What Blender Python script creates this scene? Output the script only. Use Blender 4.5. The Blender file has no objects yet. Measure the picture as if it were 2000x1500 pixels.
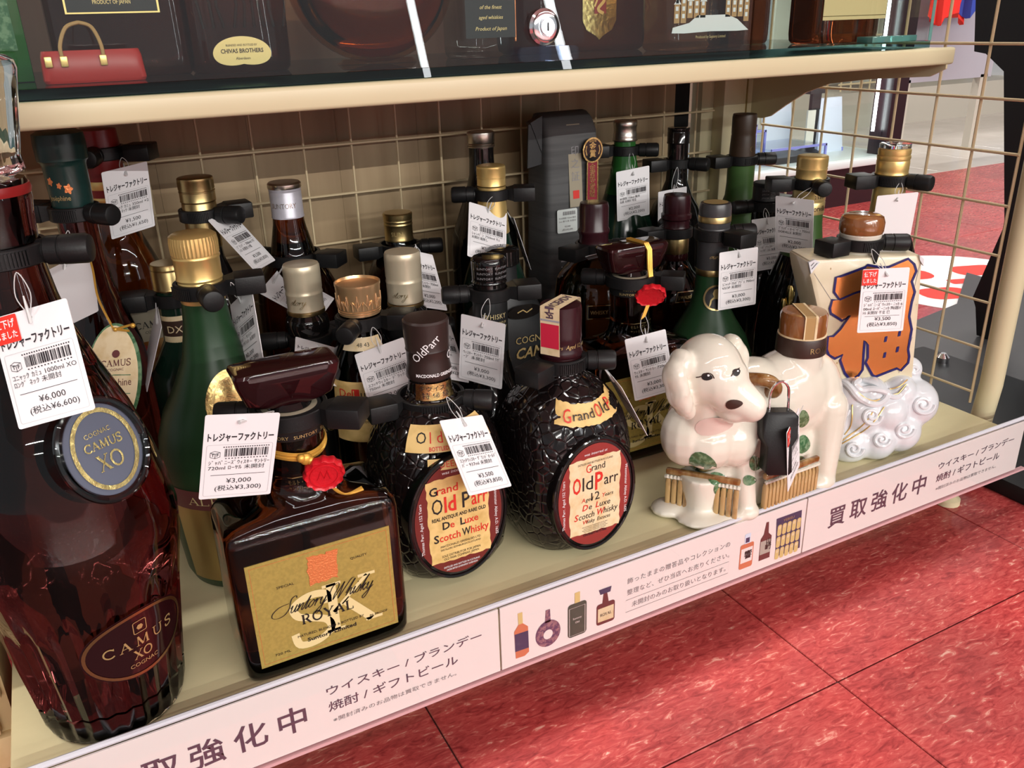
import bpy, bmesh, math, random
from mathutils import Vector, Matrix
from mathutils.bvhtree import BVHTree
from math import pi, sin, cos, radians, sqrt, atan2
random.seed(7)
sc = bpy.context.scene
COL = sc.collection
# ------------------------------------------------------------------ camera, world, lights, exposure
CAM = Vector((-0.085154, -0.467403, 0.402741)); FPX = 1667.93
RB = Matrix(((0.882669, 0.206478, -0.422212), (-0.469176, 0.334055, -0.817485), (-0.02775, 0.91966, 0.391734)))
cd = bpy.data.cameras.new('camera'); cd.sensor_width = 36; cd.lens = FPX / 2000 * 36; cd.clip_start = 0.02; cd.clip_end = 60
cam = bpy.data.objects.new('camera', cd); COL.objects.link(cam)
cam.matrix_world = Matrix.Translation(CAM) @ RB.to_4x4(); sc.camera = cam
w = bpy.data.worlds.new('store'); sc.world = w; w.use_nodes = True
w.node_tree.nodes['Background'].inputs[0].default_value = (0.95, 0.97, 1.0, 1); w.node_tree.nodes['Background'].inputs[1].default_value = 0.34
def tube_light(x, y, z, lx, wy, watts, col=(1, .97, .92)):
    l = bpy.data.lights.new('ceiling_tube', 'AREA'); l.shape = 'RECTANGLE'; l.size = lx; l.size_y = wy; l.energy = watts; l.color = col
    o = bpy.data.objects.new('ceiling_tube', l); COL.objects.link(o); o.location = (x, y, z); return o
tube_light(1.2, 0.217, 2.45, 7.0, 0.05, 125)
tube_light(1.2, -1.75, 2.45, 7.0, 0.05, 27)
tube_light(1.2, -4.4, 2.45, 9.0, 0.05, 92)
tube_light(1.2, -7.0, 2.45, 9.0, 0.05, 900)
tube_light(1.2, -10.5, 2.45, 9.0, 0.05, 1050)
tube_light(2.5, 3.4, 2.45, 7.0, 0.05, 150)
sc.view_settings.view_transform = 'Standard'; sc.view_settings.look = 'None'; sc.view_settings.gamma = 1; sc.view_settings.use_curve_mapping = False
sc.view_settings.exposure = 0.3
cy = sc.cycles; cy.max_bounces = 10; cy.diffuse_bounces = 3; cy.glossy_bounces = 4; cy.transmission_bounces = 10; cy.transparent_max_bounces = 16; cy.caustics_reflective = False; cy.caustics_refractive = False

# ------------------------------------------------------------------ materials
def mat(name, col, rough=.5, metal=0, spec=.5, trans=0, ior=1.45, coat=0, bump=None, noise=None, emit=None, alpha=1):
    m = bpy.data.materials.new(name); m.use_nodes = True; nt = m.node_tree; b = nt.nodes['Principled BSDF']; I = b.inputs
    I['Base Color'].default_value = (*col, 1); I['Roughness'].default_value = rough; I['Metallic'].default_value = metal
    I['Specular IOR Level'].default_value = spec; I['Transmission Weight'].default_value = trans; I['IOR'].default_value = ior
    I['Coat Weight'].default_value = coat; I['Coat Roughness'].default_value = .06; I['Alpha'].default_value = alpha
    if emit: I['Emission Color'].default_value = (*emit[0], 1); I['Emission Strength'].default_value = emit[1]
    L = nt.links.new
    if noise or bump:
        tc = nt.nodes.new('ShaderNodeNewGeometry'); mp = nt.nodes.new('ShaderNodeMapping'); L(tc.outputs['Position'], mp.inputs[0])
    if noise:   # (other colour, scale, stretch xyz, contrast lo, hi)
        c2, s, st, lo, hi = noise
        mp.inputs['Scale'].default_value = st
        n = nt.nodes.new('ShaderNodeTexNoise'); n.inputs['Scale'].default_value = s; n.inputs['Detail'].default_value = 6; L(mp.outputs[0], n.inputs['Vector'])
        r = nt.nodes.new('ShaderNodeValToRGB'); r.color_ramp.elements[0].position = lo; r.color_ramp.elements[1].position = hi
        r.color_ramp.elements[0].color = (*col, 1); r.color_ramp.elements[1].color = (*c2, 1)
        L(n.outputs['Fac'], r.inputs[0]); L(r.outputs[0], I['Base Color'])
    if bump:    # (kind, scale, strength, distance)
        k, s, st, d = bump
        if k == 'vor':
            n = nt.nodes.new('ShaderNodeTexVoronoi'); n.feature = 'DISTANCE_TO_EDGE'; out = n.outputs['Distance']
        else:
            n = nt.nodes.new('ShaderNodeTexNoise'); n.inputs['Detail'].default_value = 4; out = n.outputs['Fac']
        n.inputs['Scale'].default_value = s; L(tc.outputs['Position'], n.inputs['Vector'])
        if k == 'vor':
            rr = nt.nodes.new('ShaderNodeValToRGB'); rr.color_ramp.elements[1].position = .12; L(out, rr.inputs[0]); out = rr.outputs[0]
        bp = nt.nodes.new('ShaderNodeBump'); bp.inputs['Strength'].default_value = st; bp.inputs['Distance'].default_value = d
        L(out, bp.inputs['Height']); L(bp.outputs[0], I['Normal'])
    return m
def thin_glass(name, tint, ior=1.5, rough=0.0, dust=0.0):
    m = bpy.data.materials.new(name); m.use_nodes = True; nt = m.node_tree; nt.nodes.clear(); L = nt.links.new
    o = nt.nodes.new('ShaderNodeOutputMaterial'); mx = nt.nodes.new('ShaderNodeMixShader')
    ge = nt.nodes.new('ShaderNodeNewGeometry'); dp = nt.nodes.new('ShaderNodeVectorMath'); dp.operation = 'DOT_PRODUCT'; L(ge.outputs['Normal'], dp.inputs[0]); L(ge.outputs['Incoming'], dp.inputs[1])
    prev = dp.outputs['Value']; f0 = ((ior - 1) / (ior + 1)) ** 2     # Schlick reflectance, the same from both sides
    for op, k in (('ABSOLUTE', 0), ('SUBTRACT', 1), ('POWER', 5), ('MULTIPLY_ADD', 1 - f0)):
        q = nt.nodes.new('ShaderNodeMath'); q.operation = op
        if op == 'SUBTRACT': q.inputs[0].default_value = 1; L(prev, q.inputs[1])
        else:
            L(prev, q.inputs[0]); q.inputs[1].default_value = k
            if op == 'MULTIPLY_ADD': q.inputs[2].default_value = f0
        prev = q.outputs[0]
    t = nt.nodes.new('ShaderNodeBsdfTransparent'); t.inputs[0].default_value = (*tint, 1)
    g = nt.nodes.new('ShaderNodeBsdfGlossy'); g.inputs['Roughness'].default_value = rough
    L(prev, mx.inputs[0]); L(t.outputs[0], mx.inputs[1]); L(g.outputs[0], mx.inputs[2])
    out = mx.outputs[0]
    if dust:
        d = nt.nodes.new('ShaderNodeBsdfDiffuse'); d.inputs[0].default_value = (.8, .8, .8, 1); m2 = nt.nodes.new('ShaderNodeMixShader'); m2.inputs[0].default_value = dust
        L(out, m2.inputs[1]); L(d.outputs[0], m2.inputs[2]); out = m2.outputs[0]
    L(out, o.inputs[0]); return m
MT = {}
def m_(k, *a, **kw): MT[k] = mat(k, *a, **kw)
m_('cream', (.63, .56, .36), .36, noise=((.66, .60, .39), 6, (1, 1, 1), .35, .65))
m_('deck', (.62, .55, .33), .33, noise=((.53, .47, .28), 9, (1, 2.5, 1), .45, .75), bump=('n', 300, .05, .001))
m_('wire', (.62, .50, .31), .35)
m_('wood', (.40, .29, .165), .5, noise=((.28, .19, .10), 22, (1, 1, .06), .42, .62))
m_('black_plastic', (.009, .009, .0095), .42, spec=.35, bump=('n', 900, .15, .0006))
m_('black_metal', (.009, .009, .010), .5, spec=.3)
m_('charcoal', (.032, .032, .034), .45)
m_('card', (.86, .85, .87), .55)
m_('cardprint', (.02, .015, .02), .6)
m_('grey_print', (.25, .24, .25), .6)
m_('lightgrey_print', (.55, .55, .57), .6)
m_('red_print', (.82, .035, .02), .5)
m_('white_print', (.85, .85, .85), .5)
m_('plum_print', (.10, .055, .085), .6)
m_('string', (.85, .85, .85), .3, trans=.3)
m_('sign', (.88, .80, .775), .42)
m_('signback', (.62, .36, .38), .5)
m_('clear_rail', (.62, .62, .68), .12, spec=.8)
m_('gold', (.80, .58, .22), .33, metal=.72)
m_('gold_dark', (.46, .35, .16), .33, metal=1)
m_('gold_leaf', (.80, .62, .25), .22, metal=1, bump=('n', 260, .3, .001))
m_('gold_print', (.62, .47, .20), .35, metal=.6)
m_('rose_gold', (.78, .50, .26), .3, metal=.78)
m_('champagne', (.66, .58, .42), .36, metal=.5)
m_('silver', (.62, .58, .52), .28, metal=1)
m_('chrome', (.85, .87, .9), .1, metal=1)
m_('lilac_cap', (.50, .49, .55), .35, metal=.3)
m_('black_glass', (.006, .005, .005), .05, spec=.6)
m_('pebble_glass', (.006, .004, .004), .10, spec=.6, bump=('vor', 120, .55, .0011))
m_('maroon_glass', (.020, .004, .005), .06, spec=.6)
m_('amber_dark', (.22, .05, .016), .03, trans=1)
m_('amber', (.62, .25, .06), .03, trans=1)
m_('amber_mid', (.45, .13, .03), .03, trans=1)
m_('cognac', (.11, .023, .021), .02, trans=1)
m_('clear_glass', (.93, .95, .93), .01, trans=1)
m_('green_glass', (.02, .10, .02), .12, spec=.5)
m_('green_frost', (.012, .042, .015), .36, spec=.35)
m_('olive_frost', (.055, .12, .032), .38, spec=.35)
m_('dark_green', (.006, .022, .013), .16, spec=.5)
m_('dark_green_foil', (.008, .032, .028), .30, spec=.5)
m_('red_foil', (.22, .012, .012), .32)
m_('brown_foil', (.045, .025, .014), .42)
m_('maroon_cap', (.028, .006, .009), .25, spec=.4)
m_('parr_cap', (.030, .017, .015), .34)
m_('grey_cap', (.045, .045, .048), .3)
m_('matte_black', (.012, .013, .014), .42)
m_('royal_label', (.44, .33, .085), .42, metal=.25, noise=((.38, .29, .075), 500, (1, 1, 1), .4, .6))
m_('cream_print', (.72, .60, .30), .5)
m_('orange_foil', (.85, .28, .10), .3, metal=.5, bump=('n', 700, .6, .001))
m_('parchment', (.78, .55, .22), .5, noise=((.60, .40, .13), 90, (1, 1, 1), .42, .7))
m_('parchment_pale', (.80, .66, .42), .5, noise=((.66, .49, .24), 110, (1, 1, 1), .45, .75))
m_('oxblood', (.16, .022, .018), .35)
m_('oxred', (.28, .035, .03), .35)
m_('ink', (.012, .01, .01), .5)
m_('brightred', (.65, .03, .02), .5)
m_('wax', (.62, .012, .022), .24, spec=.6, bump=('n', 420, .5, .001))
m_('cord', (.72, .40, .07), .35, metal=.45)
m_('porcelain', (.76, .72, .62), .07, spec=.6, coat=.5, noise=((.72, .69, .58), 18, (1, 1, 1), .4, .7))
m_('porcelain_blue', (.68, .71, .74), .06, spec=.6, coat=.5)
m_('porcelain_pink', (.74, .60, .53), .08, coat=.4)
m_('glaze_brown', (.20, .075, .018), .1, coat=.6, noise=((.42, .25, .10), 120, (1, 1, .4), .4, .65))
m_('glaze_tan', (.50, .33, .14), .1, coat=.6, noise=((.13, .05, .02), 70, (1, 1, .5), .52, .72))
m_('glaze_green', (.05, .14, .06), .12, coat=.5, noise=((.16, .28, .15), 260, (1, 1, 1), .45, .6))
m_('ecru', (.68, .60, .42), .25, coat=.3, noise=((.74, .66, .48), 30, (1, 1, 1), .4, .6))
m_('copper', (.86, .33, .10), .26, metal=1, noise=((.62, .30, .10), 34, (1, 1, .12), .45, .65))
m_('navy', (.012, .012, .11), .3)
m_('wood_cap', (.30, .115, .035), .16, coat=.8, noise=((.20, .07, .02), 120, (1, 1, .1), .4, .7))
m_('dark_band', (.045, .022, .016), .4)
m_('greypaper', (.072, .073, .075), .75, noise=((.095, .096, .098), 30, (.3, .3, 6), .4, .6))
m_('beige_paper', (.33, .29, .21), .6)
m_('redribbon', (.24, .015, .03), .4)
m_('sticker', (.72, .78, .76), .5)
m_('acrylic_white_glow', (.62, .68, .80), .2, emit=((.75, .85, 1), .12))  # faint glow added to the acrylic, which is no lamp
m_('lavender_edge', (.30, .33, .85), .2)
m_('case_wood', (.020, .008, .011), .25)
m_('showcase_deck', (.62, .70, .70), .3)
m_('cloth_red', (.75, .03, .02), .8)
m_('cloth_blue', (.03, .06, .35), .8)
m_('beige_metal', (.45, .42, .36), .4)
m_('pale_box', (.74, .74, .66), .5)
m_('ceiling_white', (.80, .80, .78), .9)
m_('brick', (.70, .52, .27), .7, noise=((.62, .44, .2), 60, (1, 1, 1), .4, .7))
m_('mortar', (.50, .36, .18), .9)
m_('floor_white', (.52, .48, .44), .14, noise=((.44, .40, .36), 5, (1, 1, 1), .4, .7))
m_('grout', (.05, .02, .02), .7)
m_('led', (1, 1, 1), .5, emit=((.92, .97, 1), 15))
m_('teal_edge', (.25, .62, .58), .08, trans=.6)
m_('case_back', (.34, .23, .165), .5, noise=((.22, .14, .10), 14, (1, 1, .3), .4, .65))
m_('medal_blue', (.10, .115, .16), .18, spec=.7)
m_('leather_red', (.38, .02, .015), .35)
m_('tan_strap', (.42, .26, .10), .5)
m_('red_pink', (.62, .02, .06), .5)
m_('pic_orange', (.66, .20, .10), .4); m_('pic_navy', (.05, .05, .11), .4); m_('pic_brown', (.14, .04, .04), .4); m_('pic_green', (.06, .08, .06), .4)
m_('pic_purple', (.12, .06, .12), .4, noise=((.35, .18, .2), 400, (1, 1, 1), .45, .6)); m_('pic_tan', (.72, .55, .22), .4)
MT['rail_pane'] = thin_glass('rail_pane', (.985, .985, .985), 1.49)
MT['pane'] = thin_glass('pane', (.95, .975, .965), 1.52)
MT['pane_teal'] = thin_glass('pane_teal', (.45, .66, .66), 1.52)
MT['case_amber'] = thin_glass('case_amber', (.80, .58, .38), 1.5)
MT['case_maroon'] = thin_glass('case_maroon', (.48, .28, .24), 1.5)
MT['case_clear'] = thin_glass('case_clear', (.80, .80, .76), 1.5)
MT['acrylic'] = thin_glass('acrylic', (.86, .90, .98), 1.5)

# red vinyl tile: streaked, scuffed
def floor_red():
    m = mat('floor_red', (.34, .022, .026), .22); nt = m.node_tree; L = nt.links.new; b = nt.nodes['Principled BSDF']
    g = nt.nodes.new('ShaderNodeNewGeometry'); mp = nt.nodes.new('ShaderNodeMapping'); mp.inputs['Rotation'].default_value = (0, 0, .5); mp.inputs['Scale'].default_value = (1, 3.2, 1); L(g.outputs['Position'], mp.inputs[0])
    n1 = nt.nodes.new('ShaderNodeTexNoise'); n1.inputs['Scale'].default_value = 62; n1.inputs['Detail'].default_value = 8; n1.inputs['Roughness'].default_value = .62; n1.inputs['Distortion'].default_value = 1.2; L(mp.outputs[0], n1.inputs['Vector'])
    r1 = nt.nodes.new('ShaderNodeValToRGB'); e = r1.color_ramp.elements; e[0].position = .30; e[0].color = (.22, .022, .024, 1); e[1].position = .50; e[1].color = (.40, .052, .050, 1)
    for p_, c in ((.60, (.46, .080, .072, 1)), (.67, (.60, .24, .19, 1)), (.75, (.70, .42, .34, 1))):
        k = e.new(p_); k.color = c
    L(n1.outputs['Fac'], r1.inputs[0])
    n2 = nt.nodes.new('ShaderNodeTexNoise'); n2.inputs['Scale'].default_value = 9; n2.inputs['Detail'].default_value = 6; L(g.outputs['Position'], n2.inputs['Vector'])
    r2 = nt.nodes.new('ShaderNodeValToRGB'); r2.color_ramp.elements[0].position = .35; r2.color_ramp.elements[1].position = .7; r2.color_ramp.elements[0].color = (1.05, 1.0, 1.0, 1); r2.color_ramp.elements[1].color = (.72, .85, .85, 1)
    L(n2.outputs['Fac'], r2.inputs[0])
    mx = nt.nodes.new('ShaderNodeMix'); mx.data_type = 'RGBA'; mx.blend_type = 'MULTIPLY'; mx.inputs['Factor'].default_value = 1
    L(r1.outputs[0], mx.inputs['A']); L(r2.outputs[0], mx.inputs['B']); L(mx.outputs['Result'], b.inputs['Base Color'])
    r3 = nt.nodes.new('ShaderNodeMapRange'); r3.inputs['To Min'].default_value = .16; r3.inputs['To Max'].default_value = .34; L(n2.outputs['Fac'], r3.inputs['Value']); L(r3.outputs[0], b.inputs['Roughness'])
    return m
MT['floor_red'] = floor_red()

# ------------------------------------------------------------------ geometry helpers
class G:
    def __init__(s): s.v = []; s.f = []
    def add(s, v, f):
        o = len(s.v); s.v += [tuple(a) for a in v]; s.f += [tuple(i + o for i in q) for q in f]; return s
    def box(s, x0, x1, y0, y1, z0, z1):
        return s.add([(x0, y0, z0), (x1, y0, z0), (x1, y1, z0), (x0, y1, z0), (x0, y0, z1), (x1, y0, z1), (x1, y1, z1), (x0, y1, z1)],
                     [(0, 3, 2, 1), (4, 5, 6, 7), (0, 1, 5, 4), (1, 2, 6, 5), (2, 3, 7, 6), (3, 0, 4, 7)])
    def rings(s, R, close=True, capa=True, capb=True):
        n = len(R[0]); v = [p for r in R for p in r]; f = []
        for i in range(len(R) - 1):
            for j in range(n if close else n - 1):
                a = i * n + j; b = i * n + (j + 1) % n; f.append((a, b, b + n, a + n))
        if capa: f.append(tuple(range(n))[::-1])
        if capb: f.append(tuple(range((len(R) - 1) * n, len(R) * n)))
        return s.add(v, f)
    def lathe(s, prof, n=40, c=(0, 0), mod=None, capa=True, capb=True):
        R = []
        for r, z in prof:
            R.append([(c[0] + (r * (mod(2 * pi * j / n, z, j) if mod else 1)) * cos(2 * pi * j / n), c[1] + (r * (mod(2 * pi * j / n, z, j) if mod else 1)) * sin(2 * pi * j / n), z) for j in range(n)])
        return s.rings(R, True, capa, capb)
    def loft(s, secs, n=64):      # (z, hx, hy, e[, cx, cy])
        R = []
        for q in secs:
            z, hx, hy, e = q[:4]; cx, cy = q[4:6] if len(q) > 4 else (0, 0); r = []
            for j in range(n):
                t = 2 * pi * (j + .5) / n; a, b = cos(t), sin(t)
                r.append((cx + hx * math.copysign(abs(a) ** (2 / e), a), cy + hy * math.copysign(abs(b) ** (2 / e), b), z))
            R.append(r)
        return s.rings(R)
    def prism(s, poly, fn, a, b):  # poly in 2-D, fn(x,y,o) -> 3-D
        n = len(poly); v = [fn(x, y, a) for x, y in poly] + [fn(x, y, b) for x, y in poly]
        f = [tuple(range(n))[::-1], tuple(range(n, 2 * n))] + [(i, (i + 1) % n, n + (i + 1) % n, n + i) for i in range(n)]
        return s.add(v, f)
    def flat(s, poly, fn, o=0):
        return s.add([fn(x, y, o) for x, y in poly], [tuple(range(len(poly)))])
    def tube(s, pts, r, n=6, closed=False):
        P = [Vector(p) for p in pts]; R = []; m = len(P); up = None
        for i in range(m):
            a = P[(i - 1) % m] if (closed or i) else P[i]; b = P[(i + 1) % m] if (closed or i < m - 1) else P[i]
            t = (b - a).normalized()
            if up is None: up = Vector((0, 0, 1)) if abs(t.z) < .9 else Vector((1, 0, 0))
            e = (up - t * up.dot(t)).normalized(); up = e; g = t.cross(e); rr = r[i] if isinstance(r, (list, tuple)) else r
            R.append([tuple(P[i] + (e * cos(2 * pi * k / n) + g * sin(2 * pi * k / n)) * rr) for k in range(n)])
        if closed: R.append(R[0]); return s.rings(R, True, False, False)
        return s.rings(R)
    def ball(s, c, r, n=12, m=8):
        rx, ry, rz = r if isinstance(r, (list, tuple)) else (r, r, r); R = []
        for i in range(1, m):
            a = pi * i / m; R.append([(c[0] + rx * sin(a) * cos(2 * pi * j / n), c[1] + ry * sin(a) * sin(2 * pi * j / n), c[2] - rz * cos(a)) for j in range(n)])
        return s.rings(R)
    def xf(s, M): s.v = [tuple(M @ Vector(p)) for p in s.v]; return s
def bevbox(x0, x1, y0, y1, z0, z1, b=.002, seg=2):
    bm = bmesh.new(); g = G().box(x0, x1, y0, y1, z0, z1); vs = [bm.verts.new(p) for p in g.v]
    for f in g.f: bm.faces.new([vs[i] for i in f])
    bmesh.ops.bevel(bm, geom=list(bm.edges), offset=b, segments=seg, affect='EDGES', profile=.5)
    bm.verts.index_update(); o = G(); o.v = [tuple(v.co) for v in bm.verts]; o.f = [tuple(v.index for v in f.verts) for f in bm.faces]; bm.free(); return o
def crom(pts, k=6, closed=False):
    P = [Vector(p) for p in pts]; n = len(P); out = []
    for i in range(n if closed else n - 1):
        g = lambda j: P[j % n] if closed else P[max(0, min(n - 1, j))]
        a, b, c, d = g(i - 1), g(i), g(i + 1), g(i + 2)
        for q in range(k):
            t = q / k; out.append(.5 * ((2 * b) + (c - a) * t + (2 * a - 5 * b + 4 * c - d) * t * t + (3 * b - a - 3 * c + d) * t ** 3))
    if not closed: out.append(P[-1])
    return out
def mesh_of(name, g, sharp=35):
    me = bpy.data.meshes.new(name); me.from_pydata(g.v, [], g.f); me.validate()
    bm = bmesh.new(); bm.from_mesh(me); bmesh.ops.recalc_face_normals(bm, faces=bm.faces[:]); bm.to_mesh(me); bm.free()
    me.polygons.foreach_set('use_smooth', [True] * len(me.polygons)); me.set_sharp_from_angle(angle=radians(sharp)); me.update(); return me
def obj(name, g, m, parent=None, loc=None, sharp=35, label=None, raw=False):
    if isinstance(g, G):
        if raw:
            me = bpy.data.meshes.new(name); me.from_pydata(g.v, [], g.f); me.update()
        else: me = mesh_of(name, g, sharp)
    else: me = g
    if not me.materials: me.materials.append(MT[m] if isinstance(m, str) else m)
    o = bpy.data.objects.new(name, me); COL.objects.link(o)
    if parent: o.parent = parent
    if loc: o.location = loc
    if label: o['label'] = label
    return o
def thing(name, label, cat, loc=(0, 0, 0), rz=0, group=None):
    o = bpy.data.objects.new(name, None); o.empty_display_size = .02; COL.objects.link(o); o.location = loc; o.rotation_euler = (0, 0, rz)
    o['label'] = label; o['category'] = cat
    if group: o['group'] = group
    return o
def tag(o, label, cat, group=None):
    o['label'] = label; o['category'] = cat
    if group: o['group'] = group
    return o
def struct(o): o['kind'] = 'structure'; return o
def proj(p):
    q = RB.transposed() @ (Vector(p) - CAM)
    return (1000 + FPX * q.x / -q.z, 750 - FPX * q.y / -q.z, -q.z)
def ray(x, y): return (RB @ Vector(((x - 1000) / FPX, -(y - 750) / FPX, -1)))
# 2-D -> 3-D maps
def plane(o, u, v):
    o, u, v = Vector(o), Vector(u).normalized(), Vector(v).normalized(); n = u.cross(v) * 1.0
    return lambda x, y, d=0: tuple(o + u * x + v * y + n * d)
def front(y=0, x0=0, z0=0): return lambda x, z, d=0: (x0 + x, y - d, z0 + z)
def rev(prof, th0=-pi / 2, z0=0, c=(0, 0)):
    P = sorted((z, r) for r, z in prof)
    def R(z):
        if z <= P[0][0]: return P[0][1]
        for (a, ra), (b, rb) in zip(P, P[1:]):
            if z <= b: return ra + (rb - ra) * ((z - a) / (b - a) if b > a else 0)
        return P[-1][1]
    def f(x, y, d=0):
        z = z0 + y; r = R(z) + d; t = th0 + x / max(R(z0), .004); return (c[0] + r * cos(t), c[1] + r * sin(t), z)
    return f
# ------------------------------------------------------------------ lettering
_T = {}
def glyphs(s, bold=0, sp=1):
    k = (s, bold, sp)
    if k not in _T:
        c = bpy.data.curves.new('t', 'FONT'); c.body = s; c.size = 1; c.offset = bold; c.resolution_u = 2; c.fill_mode = 'FRONT'; c.space_character = sp
        o = bpy.data.objects.new('t', c); me = o.to_mesh()
        v = [(a.co.x, a.co.y) for a in me.vertices]; f = [tuple(p.vertices) for p in me.polygons]; o.to_mesh_clear(); bpy.data.objects.remove(o); bpy.data.curves.remove(c)
        _T[k] = (v, f)
    return _T[k]
def put(g, s, x, y, h, fn, w=None, bold=0, al='C', sp=1, rot=0, shear=0, o=.0002):
    """text: h = capital height, baseline centre at (x, y)"""
    v, f = glyphs(s, bold, sp)
    if not v: return g
    k = h / .70; x0 = min(a[0] for a in v); x1 = max(a[0] for a in v); kx = k if w is None else w / (x1 - x0)
    off = {'C': (x0 + x1) / 2, 'L': x0, 'R': x1}[al]; cr, sr = cos(rot), sin(rot); V = []
    for a, b in v:
        px = (a - off) * kx + shear * b * k; py = b * k; V.append(fn(x + px * cr - py * sr, y + px * sr + py * cr, o))
    return g.add(V, f)
def vput(g, s, x, y, h, fn, o=.0002, gap=1.25):
    for i, ch in enumerate(s): put(g, ch, x, y - i * h * gap, h, fn, o=o)
    return g
def ribbon(g, pts, w, fn, o=.0002, closed=False, pen=None):
    P = [Vector((p[0], p[1])) for p in pts]; n = len(P); L_, R_ = [], []
    for i in range(n):
        a = P[(i - 1) % n] if (closed or i) else P[i]; b = P[(i + 1) % n] if (closed or i < n - 1) else P[i]
        t = b - a; t = t.normalized() if t.length > 1e-9 else Vector((1, 0)); ww = w
        if pen: ww = w * (pen + (1 - pen) * abs(t.y * .9 + t.x * .25))
        q = Vector((-t.y, t.x)) * ww / 2; L_.append(fn(*(P[i] + q), o)); R_.append(fn(*(P[i] - q), o))
    m = n if closed else n - 1
    return g.add(L_ + R_, [(i, n + i, n + (i + 1) % n, (i + 1) % n) for i in range(m)])
SCR = {'u': (1.0, [[(0, .6), (.15, 1), (.2, .3), (.38, 0), (.62, .25), (.75, 1)], [(.75, 1), (.75, .2), (.92, 0), (1.1, .4)]]),
 'n': (1.0, [[(0, .6), (.15, 1), (.2, 0)], [(.2, .3), (.45, .9), (.66, .95), (.7, .6), (.7, .15), (.88, 0), (1.05, .4)]]),
 't': (.62, [[(0, .4), (.32, 1.75), (.26, .2), (.4, 0), (.65, .4)], [(.02, 1.05), (.6, 1.1)]]),
 'o': (.8, [[(.42, 1), (.12, .7), (.05, .3), (.25, 0), (.55, .2), (.65, .7), (.42, 1), (.7, .82), (.9, .9)]]),
 'r': (.7, [[(0, .6), (.15, 1), (.2, 0)], [(.2, .4), (.4, .9), (.68, .95)]]),
 'y': (1.0, [[(0, .6), (.15, 1), (.2, .3), (.38, 0), (.62, .25), (.75, 1)], [(.75, 1), (.68, -.6), (.35, -1.2), (.08, -.9), (.4, -.4), (1.05, .4)]]),
 'h': (1.0, [[(0, .4), (.42, 2.0), (.55, 2.15), (.42, 1.6), (.2, 0)], [(.2, .3), (.45, .9), (.66, .9), (.7, .3), (.88, 0), (1.05, .4)]]),
 'i': (.48, [[(0, .6), (.15, 1), (.15, .2), (.34, 0), (.52, .4)], [(.24, 1.5), (.30, 1.6)]]),
 's': (.62, [[(0, .3), (.38, 1.05), (.52, .6), (.46, .1), (.2, 0), (.05, .18)]]),
 'k': (.9, [[(0, .4), (.42, 2.0), (.54, 2.15), (.38, 1.5), (.2, 0)], [(.2, .4), (.62, 1), (.42, .5), (.7, 0), (.95, .4)]]),
 'S': (1.35, [[(1.55, 2.0), (1.3, 2.35), (.85, 2.1), (.9, 1.45), (1.1, .8), (.8, .05), (0, -.2), (-.95, .1), (-1.15, .75), (-.5, 1.35), (.7, 1.5)]]),
 'W': (2.0, [[(-.65, 1.1), (-.6, 2.0), (0, 2.3), (.36, 1.7), (.22, .8), (.3, 0)], [(.3, 0), (.6, .9), (1.0, 2.2)], [(1.0, 2.2), (1.0, 1), (1.05, 0)], [(1.05, 0), (1.5, 1.3), (1.9, 2.3), (2.3, 2.4)]]), ' ': (.8, [])}
def script(g, s, x, y, h, w, fn, lw=.18, o=.0002, shear=.55):
    adv = sum(SCR[c][0] for c in s); k = w / (adv + shear); cx = x - w / 2
    for c in s:
        a, st = SCR[c]
        for q in st:
            q = [(px, py, 0) for px, py in crom2(q)]
            ribbon(g, [(cx + (p[0] + shear * p[1] * h / k) * k, y + p[1] * h) for p in q], lw * h, fn, o, pen=.25)
        cx += a * k
    return g
def crom2(q): return [(p.x, p.y) for p in crom([(a, b, 0) for a, b in q], 5)]
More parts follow.
